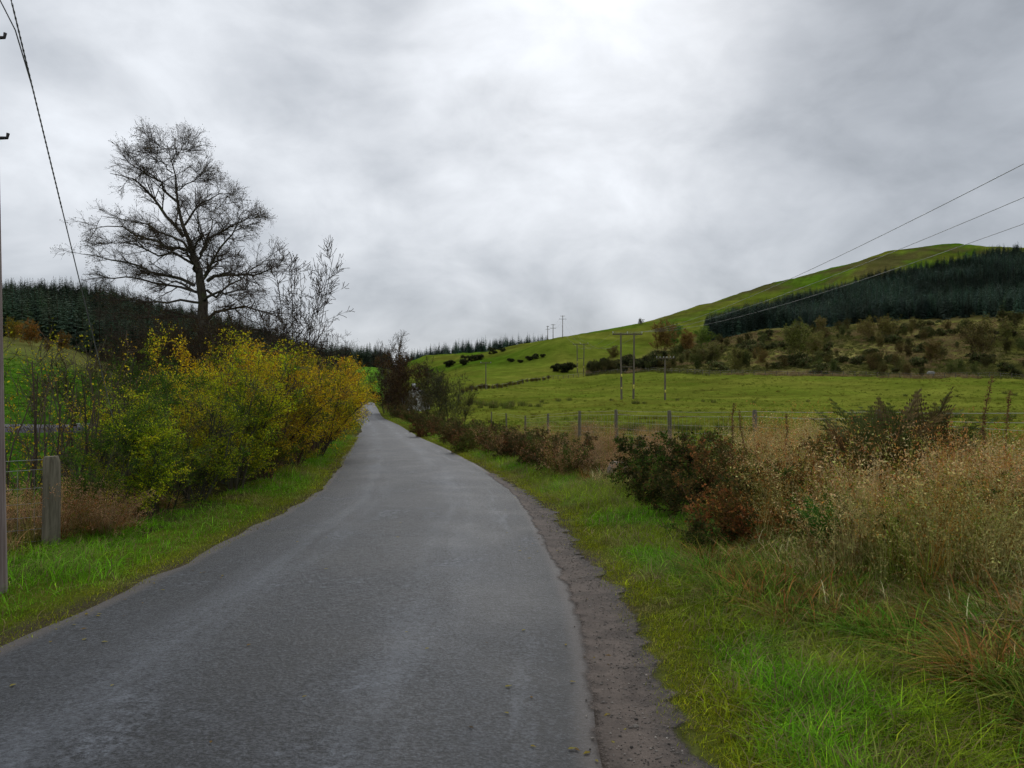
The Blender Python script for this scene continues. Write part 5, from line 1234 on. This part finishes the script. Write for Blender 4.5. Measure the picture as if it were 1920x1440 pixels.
# the field fence right of the lane
FP = [(1990, 8.0), (1647, 11.2), (1415, 15.3), (1257, 18.1), (1156, 21.3), (1086, 25.5), (1027, 31), (985, 38), (950, 47), (922, 58)]
FT = [768, 768, 772, 787, 791, 789, 785, 780, 775, 772]
ff = empty('field_fence', at(1257, 18.1)); tag(ff, 'post and wire stock fence between the hedge bank and the pasture', 'fence')
o0 = np.array(ff.location); tops = []
for (px, d), ty in zip(FP, FT):
    X, Y, z = at(px, d); ht = min(1.35, max(.95, Zy(d, ty)-z)); ragged_post(ff, tuple(np.array([X, Y, z])-o0), ht, .095 if d > 9 else .12, (random.uniform(-.03, .03), random.uniform(-.02, .02)))
    tops.append((X, Y, z, ht))
for (x1, y1, z1, h1), (x2, y2, z2, h2) in zip(tops[:-1], tops[1:]):
    A = np.array([x1, y1, z1])-o0; B = np.array([x2, y2, z2])-o0
    if y2 < 40: netting(ff, A, B, 0, 0, .82, .16 if y1 < 20 else .3, .0024)
    for hf in (1.0, .90):
        t = np.linspace(0, 1, 8)[:, None]; pts = (A+np.array([0, 0, h1*hf-.03]))*(1-t)+(B+np.array([0, 0, h2*hf-.03]))*t; pts[:, 2] -= (4*.015*t*(1-t))[:, 0]
        obj_tube('wire', pts, np.full(8, .0028), M_galv, ff, 4)
# fence on the left with its stout strainer post
lf = empty('wire_fence', at(95, 8.4)); tag(lf, 'rusty wire netting fence with a stout grey strainer post beside the telegraph pole', 'fence'); o0 = np.array(lf.location)
ragged_post(lf, (0, 0, 0), .93, .175, (.012, 0))
A = np.array([0, 0, 0.]); Bp = np.array(at(-330, 7.9)); B = Bp-o0
ragged_post(lf, tuple(B), .95, .12)
netting(lf, A, B, 0, 0, .80, .15, .0026, .03)
t = np.linspace(0, 1, 6)[:, None]; pts = A*(1-t)+B*t; pts[:, 2] += .90-.02*np.sin(t[:, 0]*3.14); obj_tube('wire', pts, np.full(6, .003), M_galv, lf, 4)
# fence along the far edge of the field
fe_ = empty('far_fence', at(1500, float(far_edge(1500)))); tag(fe_, 'line of pale fence posts along the far edge of the field', 'fence'); o0 = np.array(fe_.location)
pm = MB().tubes(np.array([[[0, 0, -.2], [0, 0, .6], [0, 0, 1.15]]]), np.array([[.075, .07, .065]]), 5, cap=True).mesh('post', M_farpole)
for px in np.concatenate([np.arange(1100, 1330, 14.5), np.arange(1330, 1930, 21)]):
    X, Y, z = at(px, float(far_edge(px))); o = link('post', pm, fe_); o.location = np.array([X, Y, z])-o0; o.scale = (1.2, 1.2, random.uniform(.85, 1.1))
for hz_ in (.55, 1.05):
    pts = np.array([np.array(at(p, float(far_edge(p)), hz_))-o0 for p in np.arange(1100, 1930, 21)]); obj_tube('wire', pts, np.full(len(pts), .012), M_galv, fe_, 3)
fe2 = empty('boundary_fence', at(960, float(far_edge(960)))); tag(fe2, 'fence and low brown hedge line climbing the pasture to the far double pole', 'fence'); o0 = np.array(fe2.location)
for px in np.arange(885, 1098, 9.5):
    X, Y, z = at(px, float(far_edge(px))); o = link('post', pm, fe2); o.location = np.array([X, Y, z])-o0; o.scale = (1.1, 1.1, random.uniform(.85, 1.1))
pts = np.array([np.array(at(p, float(far_edge(p)), 1.0))-o0 for p in np.arange(885, 1098, 9.5)]); obj_tube('wire', pts, np.full(len(pts), .012), M_galv, fe2, 3)
for i, px in enumerate(np.arange(868, 1030, 8.0)):
    d = float(far_edge(px))+1.2; X, Y, z = at(px, d); s = .16+.03*(i % 3)
    plant('hedge_bush', [('stems', SCRUB[i % 2][0]), ('foliage', SCRUB[i % 2][1])], (X, Y, z), i*1.7, (s*2.0, s*1.6, s), 'low brown hedge bush along the boundary fence of the pasture', 'bush', 'low hedge along the boundary fence', (.85, .7, .55))

# ------------------------------------------------------------------ ruined dry-stone wall
def stone_mesh(seed):
    rng = np.random.default_rng(seed); import bmesh
    bm = bmesh.new(); bmesh.ops.create_cube(bm, size=1.0); bmesh.ops.subdivide_edges(bm, edges=bm.edges[:], cuts=2, use_grid_fill=True)
    for v in bm.verts:
        n_ = v.co.normalized(); v.co = v.co*.55+n_*.33; v.co += Vector(rng.normal(size=3)*.045)
    me = bpy.data.meshes.new('stone'); bm.to_mesh(me); bm.free()
    me.polygons.foreach_set('use_smooth', np.ones(len(me.polygons), bool)); return me
ST = [stone_mesh(800+i) for i in range(5)]; STL = [m.copy() for m in ST]
for m in ST: m.materials.append(M_stone)
for m in STL: m.materials.append(M_lichen)
W0, W1 = np.array([5.7, 6.2]), np.array([4.75, 8.7])
wl = empty('stone_wall', (*((W0+W1)/2), gz(*((W0+W1)/2)))); tag(wl, 'mossy ruined dry-stone wall with lichened top stones below the dock stalks', 'wall'); o0 = np.array(wl.location)
rng = np.random.default_rng(810); wd_ = nrm(W1-W0); ang_ = math.atan2(wd_[1], wd_[0]); Lw = np.linalg.norm(W1-W0); wn = np.array([-wd_[1], wd_[0]])
for side in (-1, 1):
    for rrow in range(3):
        s = -.1*(rrow % 2); hs_ = .19
        while s < Lw:
            ln = rng.uniform(.2, .42); c = W0+wd_*(s+ln/2)+wn*side*(.17-.02*rrow)
            if rrow < 2 or rng.random() < .75:
                lich = rrow == 2 and rng.random() < .8; o = link('stone', (STL if lich else ST)[rng.integers(0, 5)], wl)
                o.location = np.array([c[0], c[1], gz(*c)-.02+rrow*hs_*.92+rng.normal()*.012])-o0; o.scale = (ln*1.08, .34, hs_*rng.uniform(1.0, 1.25)); o.rotation_euler = (rng.normal()*.06, rng.normal()*.06, ang_+rng.normal()*.08)
            s += ln
for px, d, s, lab in ((1160, 15.2, .30, 'pale lichened boulder in the grass gap beside the dark brambles'), (1745, 189, 1.1, 'pale stone at the foot of the scrub slope')):
    o = link('boulder', STL[1].copy(), None, at(px, d, s*.3)); o.scale = (s*1.3, s, s*.8); tag(o, lab, 'rock')

# ------------------------------------------------------------------ pale building glimpsed behind the roadside trees
hx, hy, hz = at(775, 112); hb = empty('cottage', (hx, hy, hz)); tag(hb, 'pale harled cottage gable half hidden by the roadside trees', 'building')
w2, dp, eh, rh = 1.7, 6.0, 1.9, 1.35
v = [[-w2, 0, -.4], [w2, 0, -.4], [w2, 0, eh], [0, 0, eh+rh], [-w2, 0, eh], [-w2, dp, -.4], [w2, dp, -.4], [w2, dp, eh], [0, dp, eh+rh], [-w2, dp, eh]]
mb = MB(); mb.add(v, [[2, 3, 4], [7, 9, 8]], [[0, 1, 2, 4], [6, 5, 9, 7], [1, 6, 7, 2], [5, 0, 4, 9]]); link('wall', mb.mesh('wall', M_render), hb)
mb = MB()
for s in (-1, 1):
    a = np.array([[s*(w2+.15), -.15, eh-.10], [s*(w2+.15), dp+.15, eh-.10], [0, dp+.15, eh+rh+.05], [0, -.15, eh+rh+.05]]); mb.add(np.vstack([a, a+[0, 0, .1]]), None, [[0, 1, 2, 3], [4, 5, 6, 7], [0, 1, 5, 4], [0, 3, 7, 4], [1, 2, 6, 5]])
rf = link('roof', mb.mesh('roof', M_slate), hb); obj_box('chimney', (0, .5, eh+rh+.25), (.5, .5, .7), M_render, rf)
wn_ = obj_box('window', (.35, -.02, 1.15), (.62, .06, .85), M_white, hb); obj_box('pane', (.35, -.055, 1.15), (.5, .02, .72), M_dark, wn_)

# white edge line of the second road
V, q = strip(44.6, 45.0, 0.168, np.linspace(-24.6, -22.7, 8)); 
tag(link('edge_line', make_mesh('edge_line', V, None, q, None, [M_white])), 'white painted edge line on the second road', 'road marking', kind='structure')
